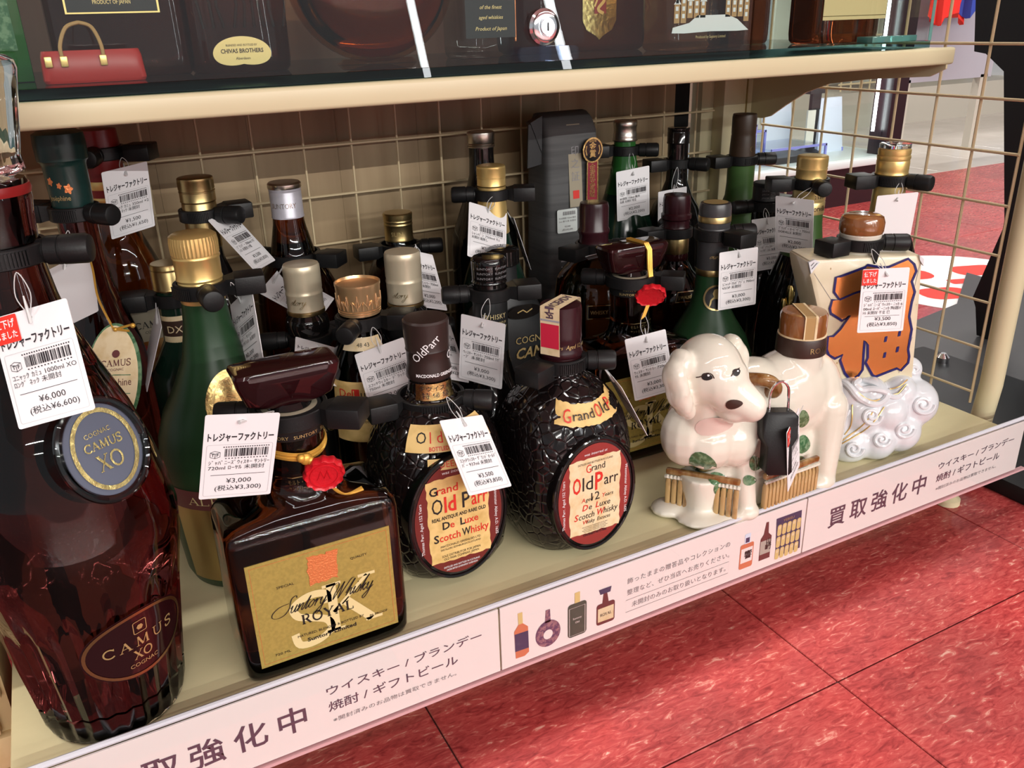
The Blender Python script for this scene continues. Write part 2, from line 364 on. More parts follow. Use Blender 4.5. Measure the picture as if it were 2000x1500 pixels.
# roman capitals with serifs: list of (points, width) on a unit-high box
def _arc(cx, cy, rx, ry, a0, a1, n=12): return [(cx + rx * cos(radians(a0 + (a1 - a0) * i / n)), cy + ry * sin(radians(a0 + (a1 - a0) * i / n))) for i in range(n + 1)]
K, H_ = .17, .06
SER = {'R': (.86, [([(.15, 0), (.15, 1)], K), ([(0, .02), (.32, .02)], H_), ([(0, .98), (.4, .98)], H_), (_arc(.4, .75, .26, .24, 90, -90), .13), ([(.15, .5), (.42, .5)], H_), ([(.42, .5), (.78, .02)], K), ([(.7, .02), (.9, .02)], H_)]),
 'O': (.98, [(_arc(.48, .5, .42, .47, 0, 360, 24), .14)]), 'C': (.88, [(_arc(.5, .5, .43, .47, 40, 320, 20), .14), ([(.84, .72), (.84, .98)], H_)]),
 'Y': (.92, [([(.06, .97), (.46, .46)], K), ([(.86, .97), (.46, .46)], .08), ([(.46, .48), (.46, 0)], K), ([(.28, .02), (.64, .02)], H_), ([(-.04, .98), (.24, .98)], H_), ([(.72, .98), (.98, .98)], H_)]),
 'A': (.92, [([(.08, .03), (.45, 1)], .07), ([(.42, 1), (.8, .03)], K), ([(.2, .36), (.66, .36)], H_), ([(-.04, .02), (.22, .02)], H_), ([(.62, .02), (.96, .02)], H_)]),
 'L': (.76, [([(.15, 0), (.15, 1)], K), ([(0, .02), (.7, .02)], H_), ([(0, .98), (.32, .98)], H_), ([(.69, 0), (.69, .26)], H_)]),
 'S': (.72, [([(.62, .74), (.6, .95), (.34, 1.0), (.1, .86), (.14, .64), (.36, .52), (.58, .38), (.62, .16), (.4, 0), (.12, .02), (.06, .28)], .14)]),
 'K': (.9, [([(.15, 0), (.15, 1)], K), ([(0, .02), (.32, .02)], H_), ([(0, .98), (.32, .98)], H_), ([(.15, .4), (.78, .97)], .07), ([(.36, .58), (.8, .02)], K), ([(.62, .98), (.92, .98)], H_), ([(.68, .02), (.98, .02)], H_)]),
 'X': (.9, [([(.1, .97), (.78, .03)], K), ([(.76, .97), (.1, .03)], .07), ([(-.02, .98), (.26, .98)], H_), ([(.62, .98), (.9, .98)], H_), ([(-.02, .02), (.24, .02)], H_), ([(.64, .02), (.94, .02)], H_)]),
 'M': (1.1, [([(.14, 0), (.18, 1)], .07), ([(.18, 1), (.54, .05)], K), ([(.54, .05), (.9, 1)], .07), ([(.9, 1), (.94, 0)], K), ([(0, .02), (.28, .02)], H_), ([(.8, .02), (1.08, .02)], H_)]),
 'U': (.92, [([(.16, .97), (.16, .35), (.28, .06), (.48, 0), (.68, .08), (.78, .35), (.78, .97)], .11), ([(0, .98), (.34, .98)], H_), ([(.64, .98), (.94, .98)], H_)]), ' ': (.4, [])}
def serif(g, s, x, y, h, fn, w=None, o=.0002, gap=.08, wt=1):
    adv = sum(SER[c][0] + gap for c in s) - gap; kx = h if w is None else w / adv; cx = x - adv * kx / 2
    for c in s:
        a, st = SER[c]
        for q, lw in st:
            if len(q) > 4 and len(q) < 12: q = crom2(q)
            ribbon(g, [(cx + p[0] * kx, y + p[1] * h) for p in q], lw * h * wt, fn, o)
        cx += (a + gap) * kx
    return g
def ellipse(cx, cy, rx, ry, n=40): return [(cx + rx * cos(2 * pi * i / n), cy + ry * sin(2 * pi * i / n)) for i in range(n)]
def rrect(x0, x1, y0, y1, r, n=4):
    out = []
    for cx, cy, a in ((x1 - r, y1 - r, 0), (x0 + r, y1 - r, 90), (x0 + r, y0 + r, 180), (x1 - r, y0 + r, 270)):
        out += [(cx + r * cos(radians(a + 90 * i / n)), cy + r * sin(radians(a + 90 * i / n))) for i in range(n + 1)]
    return out
def patch(x0, x1, y0, y1, fn, o=.0001, nx=12, ny=6):
    g = G(); v = [fn(x0 + (x1 - x0) * i / nx, y0 + (y1 - y0) * j / ny, o) for j in range(ny + 1) for i in range(nx + 1)]
    return g.add(v, [(j * (nx + 1) + i, j * (nx + 1) + i + 1, (j + 1) * (nx + 1) + i + 1, (j + 1) * (nx + 1) + i) for j in range(ny) for i in range(nx)])
def disc_patch(cx, cy, rx, ry, fn, o=.0001, n=36, m=4):
    g = G(); v = [fn(cx, cy, o)]
    for k in range(1, m + 1): v += [fn(cx + rx * k / m * cos(2 * pi * i / n), cy + ry * k / m * sin(2 * pi * i / n), o) for i in range(n)]
    f = [(0, 1 + i, 1 + (i + 1) % n) for i in range(n)]
    for k in range(m - 1): f += [(1 + k * n + i, 1 + (k + 1) * n + i, 1 + (k + 1) * n + (i + 1) % n, 1 + k * n + (i + 1) % n) for i in range(n)]
    return g.add(v, f)
def fuse(name, g, voxel, smooth=6):
    """melt overlapping blobs into one continuous surface"""
    me = bpy.data.meshes.new(name); me.from_pydata(g.v, [], g.f); bm = bmesh.new(); bm.from_mesh(me); bmesh.ops.recalc_face_normals(bm, faces=bm.faces[:]); bm.to_mesh(me); bm.free()
    o = bpy.data.objects.new(name, me); COL.objects.link(o); r = o.modifiers.new('r', 'REMESH'); r.mode = 'VOXEL'; r.voxel_size = voxel
    s = o.modifiers.new('s', 'SMOOTH'); s.iterations = smooth; s.factor = .5
    dg = bpy.context.evaluated_depsgraph_get(); out = bpy.data.meshes.new_from_object(o.evaluated_get(dg)); bpy.data.objects.remove(o); bpy.data.meshes.remove(me)
    out.polygons.foreach_set('use_smooth', [True] * len(out.polygons)); out.name = name; return out
# ------------------------------------------------------------------ the place: floor, ceiling, shelving
FZ = -0.1012; TP = 0.3048; FX0 = 0.39408; FY0 = -0.10322
fl = struct(obj('floor', G().box(-3, 8, -4, 8, FZ - .06, FZ - .002), 'grout'))
def tile_mesh(nm, m):
    return obj_mesh(bevbox(.0006, TP - .0006, .0006, TP - .0006, FZ - .004, FZ, .0006, 1), nm, m)
def obj_mesh(g, nm, m):
    me = mesh_of(nm, g); me.materials.append(MT[m]); return me
tr, tw = tile_mesh('floor_tile', 'floor_red'), tile_mesh('floor_tile_white', 'floor_white')
cand = []
for i in range(-4, 26):
    for j in range(-4, 22):
        x, y = FX0 + i * TP, FY0 + j * TP
        px = [proj((x + a * TP, y + b * TP, FZ)) for a in (0, .5, 1) for b in (0, .5, 1)]
        ok = any(-80 < q[0] < 2080 and 100 < q[1] < 1580 and q[2] > .1 for q in px)
        if ok and not (x + TP < .62 and y > .35): cand.append((px[4][2], x, y, j))
cand.sort()
rest = G()
for k, (d, x, y, j) in enumerate(cand):
    white = j >= 5
    if k < 190:
        o = obj('floor_tile', tw if white else tr, None, fl, (x, y, 0))
    else: rest.box(x + .0006, x + TP - .0006, y + .0006, y + TP - .0006, FZ - .004, FZ)
r_ = obj('far_floor_tiles', rest, 'floor_white', fl); r_['kind'] = 'stuff'
for nm, b in (('floor_field_near', (-3, 8, -4, FY0 - 0 * TP)),):
    g = G().box(-3, 8, -4, FY0 - 2 * TP, FZ - .004, FZ); obj('floor_field', g, 'floor_red', fl)
struct(obj('ceiling', G().box(-6, 9, -13, 9, 2.6, 2.66), 'ceiling_white'))
# round floor sticker seen through the wire panel
st = thing('floor_sticker', 'round white floor sticker with red lettering beyond the side wire panel', 'sticker', (1.47, .57, FZ))
obj('disc', G().prism(ellipse(0, 0, .20, .20, 48), lambda x, y, d=0: (x, y, d), 0, .0008), 'white_print', st)
g = G()
fs = lambda x, y, d=0: (x * cos(-.35) - y * sin(-.35), x * sin(-.35) + y * cos(-.35), d)
for x0, x1, y0, y1 in ((-.13, -.03, -.10, -.03), (.02, .13, -.10, -.03), (-.13, -.03, .03, .10), (.02, .13, .03, .10)):
    g.flat(rrect(x0, x1, y0, y1, .03), fs, .0012)
g.flat(rrect(-.03, .02, -.015, .015, .005), fs, .0012)
obj('print', g, 'red_print', st)

# gondola shelf: deck, posts, upper shelf
XL, XR = -.182, .732
gd = thing('shelf_unit', 'beige steel shop shelving unit with low deck and tall posts', 'shelf', (.275, .21, FZ))
O = Vector((.275, .21, FZ))
def at(g): g.v = [tuple(Vector(p) - O) for p in g.v]; return g
obj('base_deck', at(bevbox(XL, XR, 0.004, .425, -.006, 0, .0015)), 'deck', gd)
obj('deck_lip', at(bevbox(XL, XR, .002, .012, -.062, -.005, .002)), 'cream', gd)
obj('kick_plate', at(G().box(XL, XR, .055, .06, FZ, -.006)), 'cream', gd)
for x in (XR - .02, XL + .03):
    obj('levelling_foot', at(G().lathe([(.013, FZ), (.013, FZ + .006), (.006, FZ + .010), (.005, FZ + .04)], 16, (x, .036))), 'cream', gd)
for x0 in (.678, XL - .055):
    pst = obj('post', at(bevbox(x0, x0 + .058, .405, .445, FZ, 1.1, .003)), 'cream', gd)
    obj('groove', at(G().box(x0 + .0355, x0 + .0375, .4042, .4052, -.09, 1.0)), 'gold_dark', pst)
# wood-print back board of planks, with a black strip for the gap's shade, lit slit beside it
bw = struct(obj('wall_back', G().box(-.5, .628, .452, .458, FZ, .36), 'black_metal'))
xs = -.45; k = 0
while xs < .625:
    wd = min(.0905, .625 - xs); obj('plank', G().box(xs + .0001, xs + wd - .0001, .436, .452, FZ + .002, 1.1), 'wood', bw); xs += wd; k += 1
obj('gap_shade', G().box(.628, .651, .440, .452, FZ, 1.1), 'black_metal', bw); obj('edge_strip', G().box(.659, .6785, .425, .445, FZ, 1.1), 'cream', bw)
# wire panels
wb = thing('wire_panel', 'beige wire grid panel hooked along the back of the shelf', 'grid', (.25, .414, .29))
for i in range(-4, 14):
    x = -.0083 + .05 * i; obj('wire', G().tube([(x - .25, 0, -.285), (x - .25, 0, .058)], .0013, 6), 'wire', wb)
for j in range(-6, 2):
    z = .2907 + .05 * j; obj('wire', G().tube([(-.45, -.0026, z - .29), (.418, -.0026, z - .29)], .0013, 6), 'wire', wb)
ws = thing('wire_panel', 'beige wire grid side panel in a bent tube frame at the right end', 'grid', (.746, .20, .20))
for i in range(-1, 7):
    y = .354 - .05 * i; obj('wire', G().tube([(0, y - .2, -.195), (0, y - .2, .42)], .0015, 6), 'wire', ws)
for j in range(-5, 8):
    z = .369 - .05 * j; obj('wire', G().tube([(-.0025, -.148, z - .2), (-.0025, .205, z - .2)], .0015, 6), 'wire', ws)
obj('tube_frame', G().tube([(.016, .04, -.262), (.014, -.08, -.258), (.012, -.135, -.245), (.010, -.156, -.215), (.009, -.160, -.17), (.008, -.160, .12), (.006, -.160, .5)], .0115, 14), 'cream', ws)
# upper shelf with bracket
us = thing('upper_shelf', 'beige steel upper shelf with rounded front lip carrying the glass case', 'shelf', (.25, .28, .35))
US = Vector((.25, .28, .35))
def au(g): g.v = [tuple(Vector(p) - US) for p in g.v]; return g
obj('shelf_panel', au(bevbox(-.32, .733, .133, .425, .3615, .3655, .001)), 'cream', us)
obj('front_lip', au(bevbox(-.32, .733, .131, .139, .3500, .3662, .0028, 3)), 'cream', us)
br = [(.133, .350), (.133, .346), (.150, .338), (.225, .3325), (.280, .3255), (.315, .314), (.345, .298), (.370, .283), (.384, .2795), (.405, .279), (.405, .3615), (.14, .3615)]
for x in (.7235, -.30): obj('bracket', au(G().prism(br, lambda a, b, d=0, x=x: (x + d, a, b), 0, .0025)), 'cream', us)

ts = thing('shadow_shelf', 'unseen beige steel shelf above the glass case, added to cast the floor shadow', 'shelf', (.25, .29, .80))  # unseen shelf, added so that its lip casts the shadow edge on the floor
obj('shelf_panel', bevbox(-.57, .483, -.235, .12, .004, .012, .001), 'cream', ts); obj('front_lip', bevbox(-.57, .483, -.237, -.229, -.012, .0125, .0028, 3), 'cream', ts)
# ticket rail and its three cards
rl = thing('ticket_rail', 'clear plastic ticket rail running along the front edge of the shelf', 'rail', (.29, 0, -.02))
obj('top_bead', G().tube([(-.47, .001, .0245), (.485, .001, .0245)], .0021, 8), 'clear_rail', rl)
obj('clear_front', G().box(-.47, .485, -.0034, -.0026, -.0375, .0225), 'rail_pane', rl)
obj('bottom_bead', G().box(-.47, .485, -.0030, .0012, -.040, -.0372), 'signback', rl)
def sign(x0, label):
    t = thing('sign_card', label, 'sign', (x0, -.0005, -.0565)); obj('card', G().box(.0006, .3104, -.0006, .0008, .0005, .0580), 'sign', t); return t, front(-.0007)
TX1, TX2 = 'ウイスキー / ブランデー', '焼酎 / ギフトビール'; TX3 = '※開封済みのお品物は買取できません。'
def buy_sign(x0, label):
    t, F = sign(x0, label); g = G()
    for i, ch in enumerate('買取強化中'): put(g, ch, .041 + i * .0280, .0185, .0162, F, bold=.012)
    obj('big_lettering', g, 'plum_print', t); g = G()
    put(g, TX1, .178, .0375, .0058, F, w=.118, al='L', bold=.006); put(g, TX2, .178, .0235, .0064, F, w=.098, al='L', bold=.006)
    obj('lettering', g, 'plum_print', t); g = G(); put(g, TX3, .180, .0130, .0030, F, w=.094, al='L'); obj('small_lettering', g, 'grey_print', t)
buy_sign(-.1722, 'pale pink sign card with large plum characters under the front square bottle')
buy_sign(.4505, 'pale pink sign card with large plum characters at the right end of the rail')
t, F = sign(.1392, 'pale pink sign card printed with small bottle pictures and text, middle of the rail')
X = lambda x: x - .1392; Z = lambda z: z + .0565
def pic(g_, poly, m): obj('picture', G().flat([(X(a), Z(b)) for a, b in poly], F, .0002 + .00003 * g_), m, t)
pic(0, [(.1545, -.0085), (.1585, -.0085), (.1586, -.019), (.163, -.0235), (.1634, -.048), (.1595, -.0505), (.1518, -.050), (.151, -.0245), (.1548, -.019)], 'pic_orange')
pic(1, [(.1513, -.027), (.1631, -.0275), (.1633, -.044), (.1514, -.0435)], 'pic_navy'); pic(1, [(.1545, -.0085), (.1585, -.0085), (.1586, -.019), (.1548, -.019)], 'pic_tan')
pic(0, ellipse(.1806, -.0375, .0112, .0125, 24), 'pic_purple'); pic(0, [(.1787, -.015), (.1826, -.015), (.183, -.027), (.178, -.027)], 'pic_purple'); pic(1, ellipse(.1806, -.0385, .0042, .0045, 18), 'sign')
pic(0, rrect(.1986, .2160, -.0505, -.0185, .003), 'pic_green'); pic(1, [(.2050, -.0087), (.2098, -.0087), (.2098, -.0185), (.2050, -.0185)], 'pic_tan')
for a in (0,): obj('picture', ribbon(G(), [(X(.2), Z(-.049)), (X(.2145), Z(-.049)), (X(.2145), Z(-.0225)), (X(.2), Z(-.0225))], .0004, F, .0003, closed=True), 'sign', t)
g = G(); put(g, 'Suntory', X(.2073), Z(-.034), .0018, F, o=.0003); put(g, 'Old', X(.2073), Z(-.038), .0018, F, o=.0003); obj('picture_lettering', g, 'sign', t)
pic(0, rrect(.2255, .2430, -.0490, -.0285, .0025), 'pic_brown'); pic(0, [(.2310, -.0285), (.2320, -.0195), (.2355, -.0195), (.2370, -.0285)], 'pic_brown'); pic(0, [(.2275, -.0145), (.2395, -.0145), (.2385, -.0195), (.2290, -.0195)], 'pic_navy')
pic(1, [(.2268, -.046), (.2420, -.0465), (.2420, -.0330), (.2268, -.0330)], 'parchment_pale'); g = G(); serif(g, 'ROYAL', X(.2344), Z(-.041), .0027, F, w=.011, o=.0004); obj('picture_lettering', g, 'ink', t)
g = G(); put(g, '飾ったままの贈答品やコレクションの', X(.2550), Z(-.0185), .0042, F, w=.107, al='L', sp=1.1); put(g, '整理など、ぜひ当店へお売りください。', X(.2550), Z(-.0295), .0042, F, w=.107, al='L', sp=1.1)
put(g, '未開封のみのお取り扱いとなります。', X(.2600), Z(-.0428), .0042, F, w=.099, al='L'); ribbon(g, [(X(.2540), Z(-.0345)), (X(.3622), Z(-.0345)), (X(.3622), Z(-.0465)), (X(.2540), Z(-.0465))], .00035, F, closed=True)
obj('lettering', g, 'grey_print', t)
pic(0, rrect(.3742, .3895, -.0480, -.0225, .002), 'pic_orange'); pic(1, [(.3755, -.0420), (.3885, -.0420), (.3885, -.0270), (.3755, -.0270)], 'sign'); pic(0, rrect(.3785, .3850, -.0225, -.0125, .001), 'acrylic_white_glow'); pic(1, [(.3795, -.0215), (.3840, -.0215), (.3840, -.0165), (.3795, -.0165)], 'pic_navy')
g = G(); put(g, '響', X(.3835), Z(-.0375), .0062, F, o=.0004, bold=.02); put(g, '山', X(.4068), Z(-.030), .0046, F, o=.0004, bold=.02); put(g, '崎', X(.4068), Z(-.0365), .0052, F, o=.0004, bold=.02); obj('picture_lettering', g, 'ink', t)
pic(0, [(.3972, -.0465), (.4100, -.0465), (.4100, -.0235), (.4060, -.0195), (.4050, -.0078), (.4022, -.0078), (.4005, -.0195), (.3972, -.0240)], 'pic_brown'); pic(1, [(.3976, -.0405), (.4098, -.0405), (.4098, -.0265), (.3976, -.0265)], 'beige_metal')
pic(0, [(.4172, -.0490), (.4470, -.0490), (.4440, -.0080), (.4140, -.0080)], 'pic_navy')
for r in range(3):
    for c in range(5):
        x0 = .4165 + c * .0058; z0 = -.0215 - r * .0125; pic(1, rrect(x0, x0 + .0048, z0 - .0055, z0 + .0060, .0018, 2), 'pic_tan')
        pic(2, ellipse(x0 + .0024, z0 + .003, .0014, .0018, 8), 'parchment_pale')
g = G(); put(g, 'YEBISU', X(.4290), Z(-.0135), .0026, F, w=.013, o=.0003); obj('picture_lettering', g, 'gold_print', t)

# brick-faced neighbour fixture, only a sliver at the left edge
bk = thing('brick_panel', 'cream brick-faced panel of the neighbouring fixture at the left edge', 'panel', (-.30, .10, FZ))
obj('backing', G().box(-.10, .112, .004, .05, 0, .26), 'mortar', bk)
bme = obj_mesh(bevbox(-.0335, .0335, -.005, .005, -.0135, .0135, .002), 'brick', 'brick')
for r in range(9):
    for c in range(3):
        x = -.07 + c * .07 + (.035 if r % 2 else 0)
        if x < .085: obj('brick', bme, None, bk, (x, .002, .016 + r * .029))
        else:
            obj('brick', bevbox(-.0335, .005, -.005, .005, -.0135, .0135, .002), 'brick', bk, (x, .002, .016 + r * .029))

# ------------------------------------------------------------------ beyond the side panel
mt_ = thing('rubber_mat', 'dark grey rubber mat on the floor outside the side wire panel', 'mat', (1.22, .3, FZ))
obj('mat_sheet', G().prism([(-.155, -.34), (.25, -.30), (.30, .30), (.105, .178), (-.155, .135)], lambda x, y, d=0: (x, y, d), 0, .004), 'charcoal', mt_)
rk = thing('display_rack', 'black steel display rack with slanted foot standing right of the shelf', 'rack', (1.12, .42, FZ))
RO = Vector((1.12, .42, FZ))
def ar(g): g.v = [tuple(Vector(p) - RO) for p in g.v]; return g
obj('base_plate', ar(bevbox(.775, 1.055, -.35, .34, FZ, FZ + .02, .003)), 'black_metal', rk)
post = G(); post.prism([(.46, .90), (.454, .411), (.442, .339), (.422, .336), (.388, .312), (.340, .089), (.369, -.035), (.361, -.050), (.350, -.095), (.325, -.095), (.316, -.029), (.289, .075), (.259, .081), (.338, .90)], lambda a, b, d=0: (1.20 + d, a, b), 0, .03)
obj('upright', ar(post), 'black_metal', rk)
obj('bolt', ar(G().lathe([(.009, FZ + .02), (.009, FZ + .028), (.004, FZ + .034)], 12, (1.02, .28))), 'chrome', rk)
obj('outer_panel', ar(G().box(1.10, 1.14, -.55, .20, FZ, .8)), 'black_metal', rk)
# glass showcase across the cross aisle
shc = thing('glass_showcase', 'dark framed glass showcase with pale deck standing across the aisle', 'showcase', (1.4, 1.6, FZ))
SO = Vector((1.4, 1.6, FZ))
def as_(g): g.v = [tuple(Vector(p) - SO) for p in g.v]; return g
obj('plinth', as_(G().box(.2, 2.03, 1.222, 2.0, FZ, FZ + .105)), 'case_wood', shc)
obj('deck', as_(bevbox(.2, 2.05, 1.21, 2.0, FZ + .105, FZ + .125, .003)), 'showcase_deck', shc)
obj('corner_post', as_(G().box(1.985, 2.045, 1.22, 1.28, FZ + .125, 1.3)), 'case_wood', shc)
obj('corner_post', as_(G().box(1.985, 2.045, 1.94, 2.0, FZ + .125, 1.3)), 'case_wood', shc)
obj('glass_pane', as_(G().box(.2, 1.985, 1.235, 1.240, FZ + .125, 1.3)), 'pane', shc)
obj('glass_pane', as_(G().box(2.03, 2.035, 1.28, 1.94, FZ + .125, 1.3)), 'pane', shc)
obj('back_panel', as_(G().box(.2, 2.0, 1.975, 1.985, FZ + .125, 1.3)), 'case_back', shc)
obj('light_strip', as_(G().box(1.962, 1.968, 1.25, 1.256, FZ + .19, 1.2)), 'led', shc)
ZD = FZ + .125
def stand(name, x, y, wd, h, lean, m, label, cat='stand'):
    t = thing(name, label, cat, (x, y, ZD)); obj('panel', G().prism([(-wd / 2, 0), (wd / 2, 0), (wd / 2 * .86, h), (-wd / 2 * .86, h)], lambda a, b, d=0: (a, d + lean * b, b), 0, .012), m, t)
    obj('foot', G().box(-wd / 2, wd / 2, 0, .10, 0, .006), m, t); obj('edge', G().box(wd / 2 - .004, wd / 2 + .001, -.001, .10, 0, .010), 'lavender_edge', t); return t
stand('display_stand', 1.925, 1.36, .10, .15, .12, 'acrylic_white_glow', 'tall white acrylic display stand, rightmost in the far showcase')
stand('display_stand', 1.80, 1.44, .11, .24, .12, 'acrylic_white_glow', 'taller white acrylic display stand behind the black phone stand in the showcase')
stand('display_stand', 1.64, 1.50, .12, .24, .12, 'acrylic_white_glow', 'white acrylic display stand partly hidden by the curved shelf bracket')
t = thing('phone_stand', 'black device on a stand between the white acrylic display stands', 'stand', (1.855, 1.38, ZD)); t.scale = (.55, .55, .55)
obj('foot', G().lathe([(.06, 0), (.062, .012), (.02, .03)], 24), 'black_plastic', t); obj('arm', G().box(-.012, .05, -.01, .01, .02, .33), 'black_plastic', t); obj('head', G().box(-.05, .055, -.03, .03, .30, .34), 'black_plastic', t); obj('screen', G().box(-.045, .01, -.022, -.012, .06, .22), 'pale_box', t)
for k, (x, y, a, b, h, lb) in enumerate(((1.70, 1.33, .10, .07, .045, 'low clear acrylic box with violet edges in front of the black phone stand'), (1.46, 1.36, .10, .08, .11, 'clear acrylic riser with violet edges at the left of the showcase'), (1.62, 1.42, .06, .05, .08, 'clear acrylic riser with violet edges in the middle of the showcase'))):
    t = thing('acrylic_riser', lb, 'riser', (x, y, ZD)); obj('sheet', G().box(-a, a, -b, b, h - .004, h), 'acrylic', t); obj('sheet', G().box(a - .004, a, -b, b, 0, h - .004), 'acrylic', t); obj('sheet', G().box(-a, -a + .004, -b, b, 0, h - .004), 'acrylic', t)
    obj('violet_edge', G().box(-a, a, -b - .001, -b + .004, h - .005, h + .001).box(a - .005, a + .001, -b - .001, -b + .004, 0, h), 'lavender_edge', t)
t = thing('tray', 'dark flat tray lying under the clear risers in the showcase', 'tray', (1.70, 1.325, ZD)); obj('tray_slab', bevbox(-.08, .08, -.05, .05, 0, .018, .003), 'charcoal', t)
# far aisle: grey gondola with wire, hanging garments
gg = thing('gondola', 'pale grey steel gondola with wire front far down the aisle', 'shelf', (3.6, 2.6, FZ))
obj('base', G().box(-.55, .9, -.2, .25, 0, .16), 'beige_metal', gg); obj('post', G().box(-.13, -.03, -.12, -.04, .16, 1.5), 'beige_metal', gg)
obj('shelf_board', G().box(-.55, .9, -.2, .2, .34, .37), 'pale_box', gg); obj('back_sheet', G().box(-.55, .9, .2, .22, .16, 1.5), 'pale_box', gg); obj('shelf_board', G().box(-.55, .9, -.2, .2, .66, .70), 'beige_metal', gg)
for k in range(7): obj('wire', G().tube([(-.52 + k * .06, -.21, .17), (-.52 + k * .06, -.21, .75)], .004, 5), 'wire', gg)
for k in range(6): obj('wire', G().tube([(-.54, -.214, .2 + k * .1), (-.14, -.214, .2 + k * .1)], .004, 5), 'wire', gg)
def garment(x, y, z, m, label, s):
    t = thing('garment', label, 'clothing', (x, y, z)); R = []
    for i in range(7):
        zz = .5 * i / 6; R.append([((s + .012 * sin(5 * a + i)) * cos(a) * (1 - .25 * i / 6), (s * .5 + .012 * sin(7 * a)) * sin(a) * (1 - .2 * i / 6), zz + .02 * sin(3 * a) * (i == 0)) for a in [2 * pi * k / 28 for k in range(28)]])
    obj('cloth', G().rings(R), m, t)
garment(2.66, 1.60, .365, 'cloth_red', 'bright red garment hanging at the top right behind the wires', .07)
garment(2.78, 1.58, .385, 'cloth_blue', 'blue garment hanging beside the red one at the top right', .09)
t = thing('partition_panel', 'grey purple panel below the hanging garments', 'panel', (2.9, 1.7, FZ)); obj('sheet', G().box(-.30, .20, 0, .03, .26, .62), 'lilac_cap', t); obj('leg', G().box(-.28, -.24, 0, .03, 0, .27), 'beige_metal', t); obj('leg', G().box(.14, .18, 0, .03, 0, .27), 'beige_metal', t)
# ------------------------------------------------------------------ bottles on the deck
def knurl(z0, z1, n, d): return lambda t, z, j: (1 - d * (j % 2)) if z0 <= z <= z1 else 1
def screwcap(r, z0, z1, n=72):
    h = z1 - z0; g = G(); b = z1 - h * .50
    g.lathe([(r * .985, z0), (r, z0 + h * .02), (r * .985, z0 + h * .05), (r * .985, b - h * .12), (r * 1.005, b - h * .1), (r * 1.005, b - h * .07), (r * .98, b - h * .05), (r * .98, b), (r, b + h * .01), (r, z1 - h * .16), (r * .995, z1 - h * .14), (r * .985, z1 - h * .05), (r * .93, z1 - .0004), (r * .8, z1)], n, mod=knurl(b + h * .005, z1 - h * .15, n, .035)); return g
def plaincap(r, z0, z1, t=.96):
    h = z1 - z0; return G().lathe([(r, z0), (r * 1.03, z0 + h * .05), (r, z0 + h * .1), (r, z1 - h * .30), (r * .985, z1 - h * .28), (r * .985, z1 - h * .22), (r, z1 - h * .2), (r * t, z1 - h * .05), (r * t * .96, z1 - .0003), (r * .7, z1)], 48)
NB = {}
def bottle(key, name, label, X, Y, body, bm, parts=(), e=None, cat='bottle', group=None):
    t = thing(name, label, cat, (X, Y, 0), group=group)
    gl = G().loft(body) if e else G().lathe(body, 56)
    obj('glass_body', gl, bm, t, sharp=60)
    for p in parts: obj(p[0], p[1], p[2], t, **(p[3] if len(p) > 3 else {}))
    NB[key] = t; return t
def lab(g, m, t, name='label', prints=()):
    o = obj(name, g, m, t)
    for p in prints: obj('print', p[0], p[1], o)
    return o
def ring(prof, m, name='foil'): return (name, G().lathe(prof, 56), m)
def body_std(rb, zs, rn, zt, foot=.92, zsh=.03):
    return [(rb * foot * .8, 0), (rb * foot, .002), (rb, .010), (rb, zs - zsh), (rb * .96, zs - zsh * .55), (rb * .80, zs), (rn + (rb - rn) * .35, zs + .012), (rn * 1.06, zs + .030), (rn, zs + .045), (rn, zt)]

# --- second and third rows, left to right
P = [(.024, 0), (.029, .003), (.030, .012), (.030, .150), (.028, .175), (.022, .200), (.0165, .222), (.0140, .245), (.0138, .33)]
t = bottle('josephine', 'cognac_bottle', 'slim cognac bottle in a dark green foil cap with orange flowers', -.0775, .2525, P, 'cognac',
  [('cork_foil', G().lathe([(.0142, .284), (.0148, .300), (.0150, .314), (.0155, .3165), (.0175, .3185), (.0178, .330), (.0172, .337), (.013, .339)], 48), 'dark_green_foil')])
F = rev([(.0144, .28), (.0150, .314)], radians(-118), .300)
g = G()
for cx, cy, s in ((-.006, .0045, .0022), (.0005, .0015, .0016), (.0062, -.001, .0026)):
    g.flat([(cx + s * (1 + .25 * cos(5 * a)) * cos(a), cy + 1.25 * s * (1 + .25 * cos(5 * a)) * sin(a)) for a in [2 * pi * k / 20 for k in range(20)]], F, .0002)
obj('flower_print', g, 'orange_foil', t); g = G(); put(g, 'Joséphine', -.002, -.0092, .0036, F, w=.017); obj('lettering', g, 'gold_print', t)
# its oval swing tag
o = thing('swing_tag', 'oval cream swing tag with green rim hanging on a gold cord', 'tag', (-.0780, .150, .181)); o['group'] = 'swing tags'
FT = plane((0, 0, 0), (.90, -.43, .06), (.22, .30, .93)); del o['group']
cdv = obj('card', G().prism(ellipse(0, 0, .0195, .0385, 48), FT, -.0004, .0004), 'glaze_green', o)
obj('face', G().flat(ellipse(-.0006, 0, .0178, .0368, 48), FT, .0006), 'parchment_pale', cdv)
g = G(); serif(g, 'CAMUS', .0015, .0085, .0044, FT, w=.021, o=.0008); put(g, 'COGNAC', .0015, .0052, .0018, FT, o=.0008); put(g, 'Josephine', .0015, -.0055, .0052, FT, w=.022, o=.0008); put(g, 'POUR', .0015, -.0180, .0034, FT, o=.0008); put(g, 'FEMME', .0015, -.0230, .0034, FT, o=.0008)
g.flat(ellipse(.0015, .017, .0028, .0028, 10), FT, .0008); obj('lettering', g, 'pic_brown', cdv)
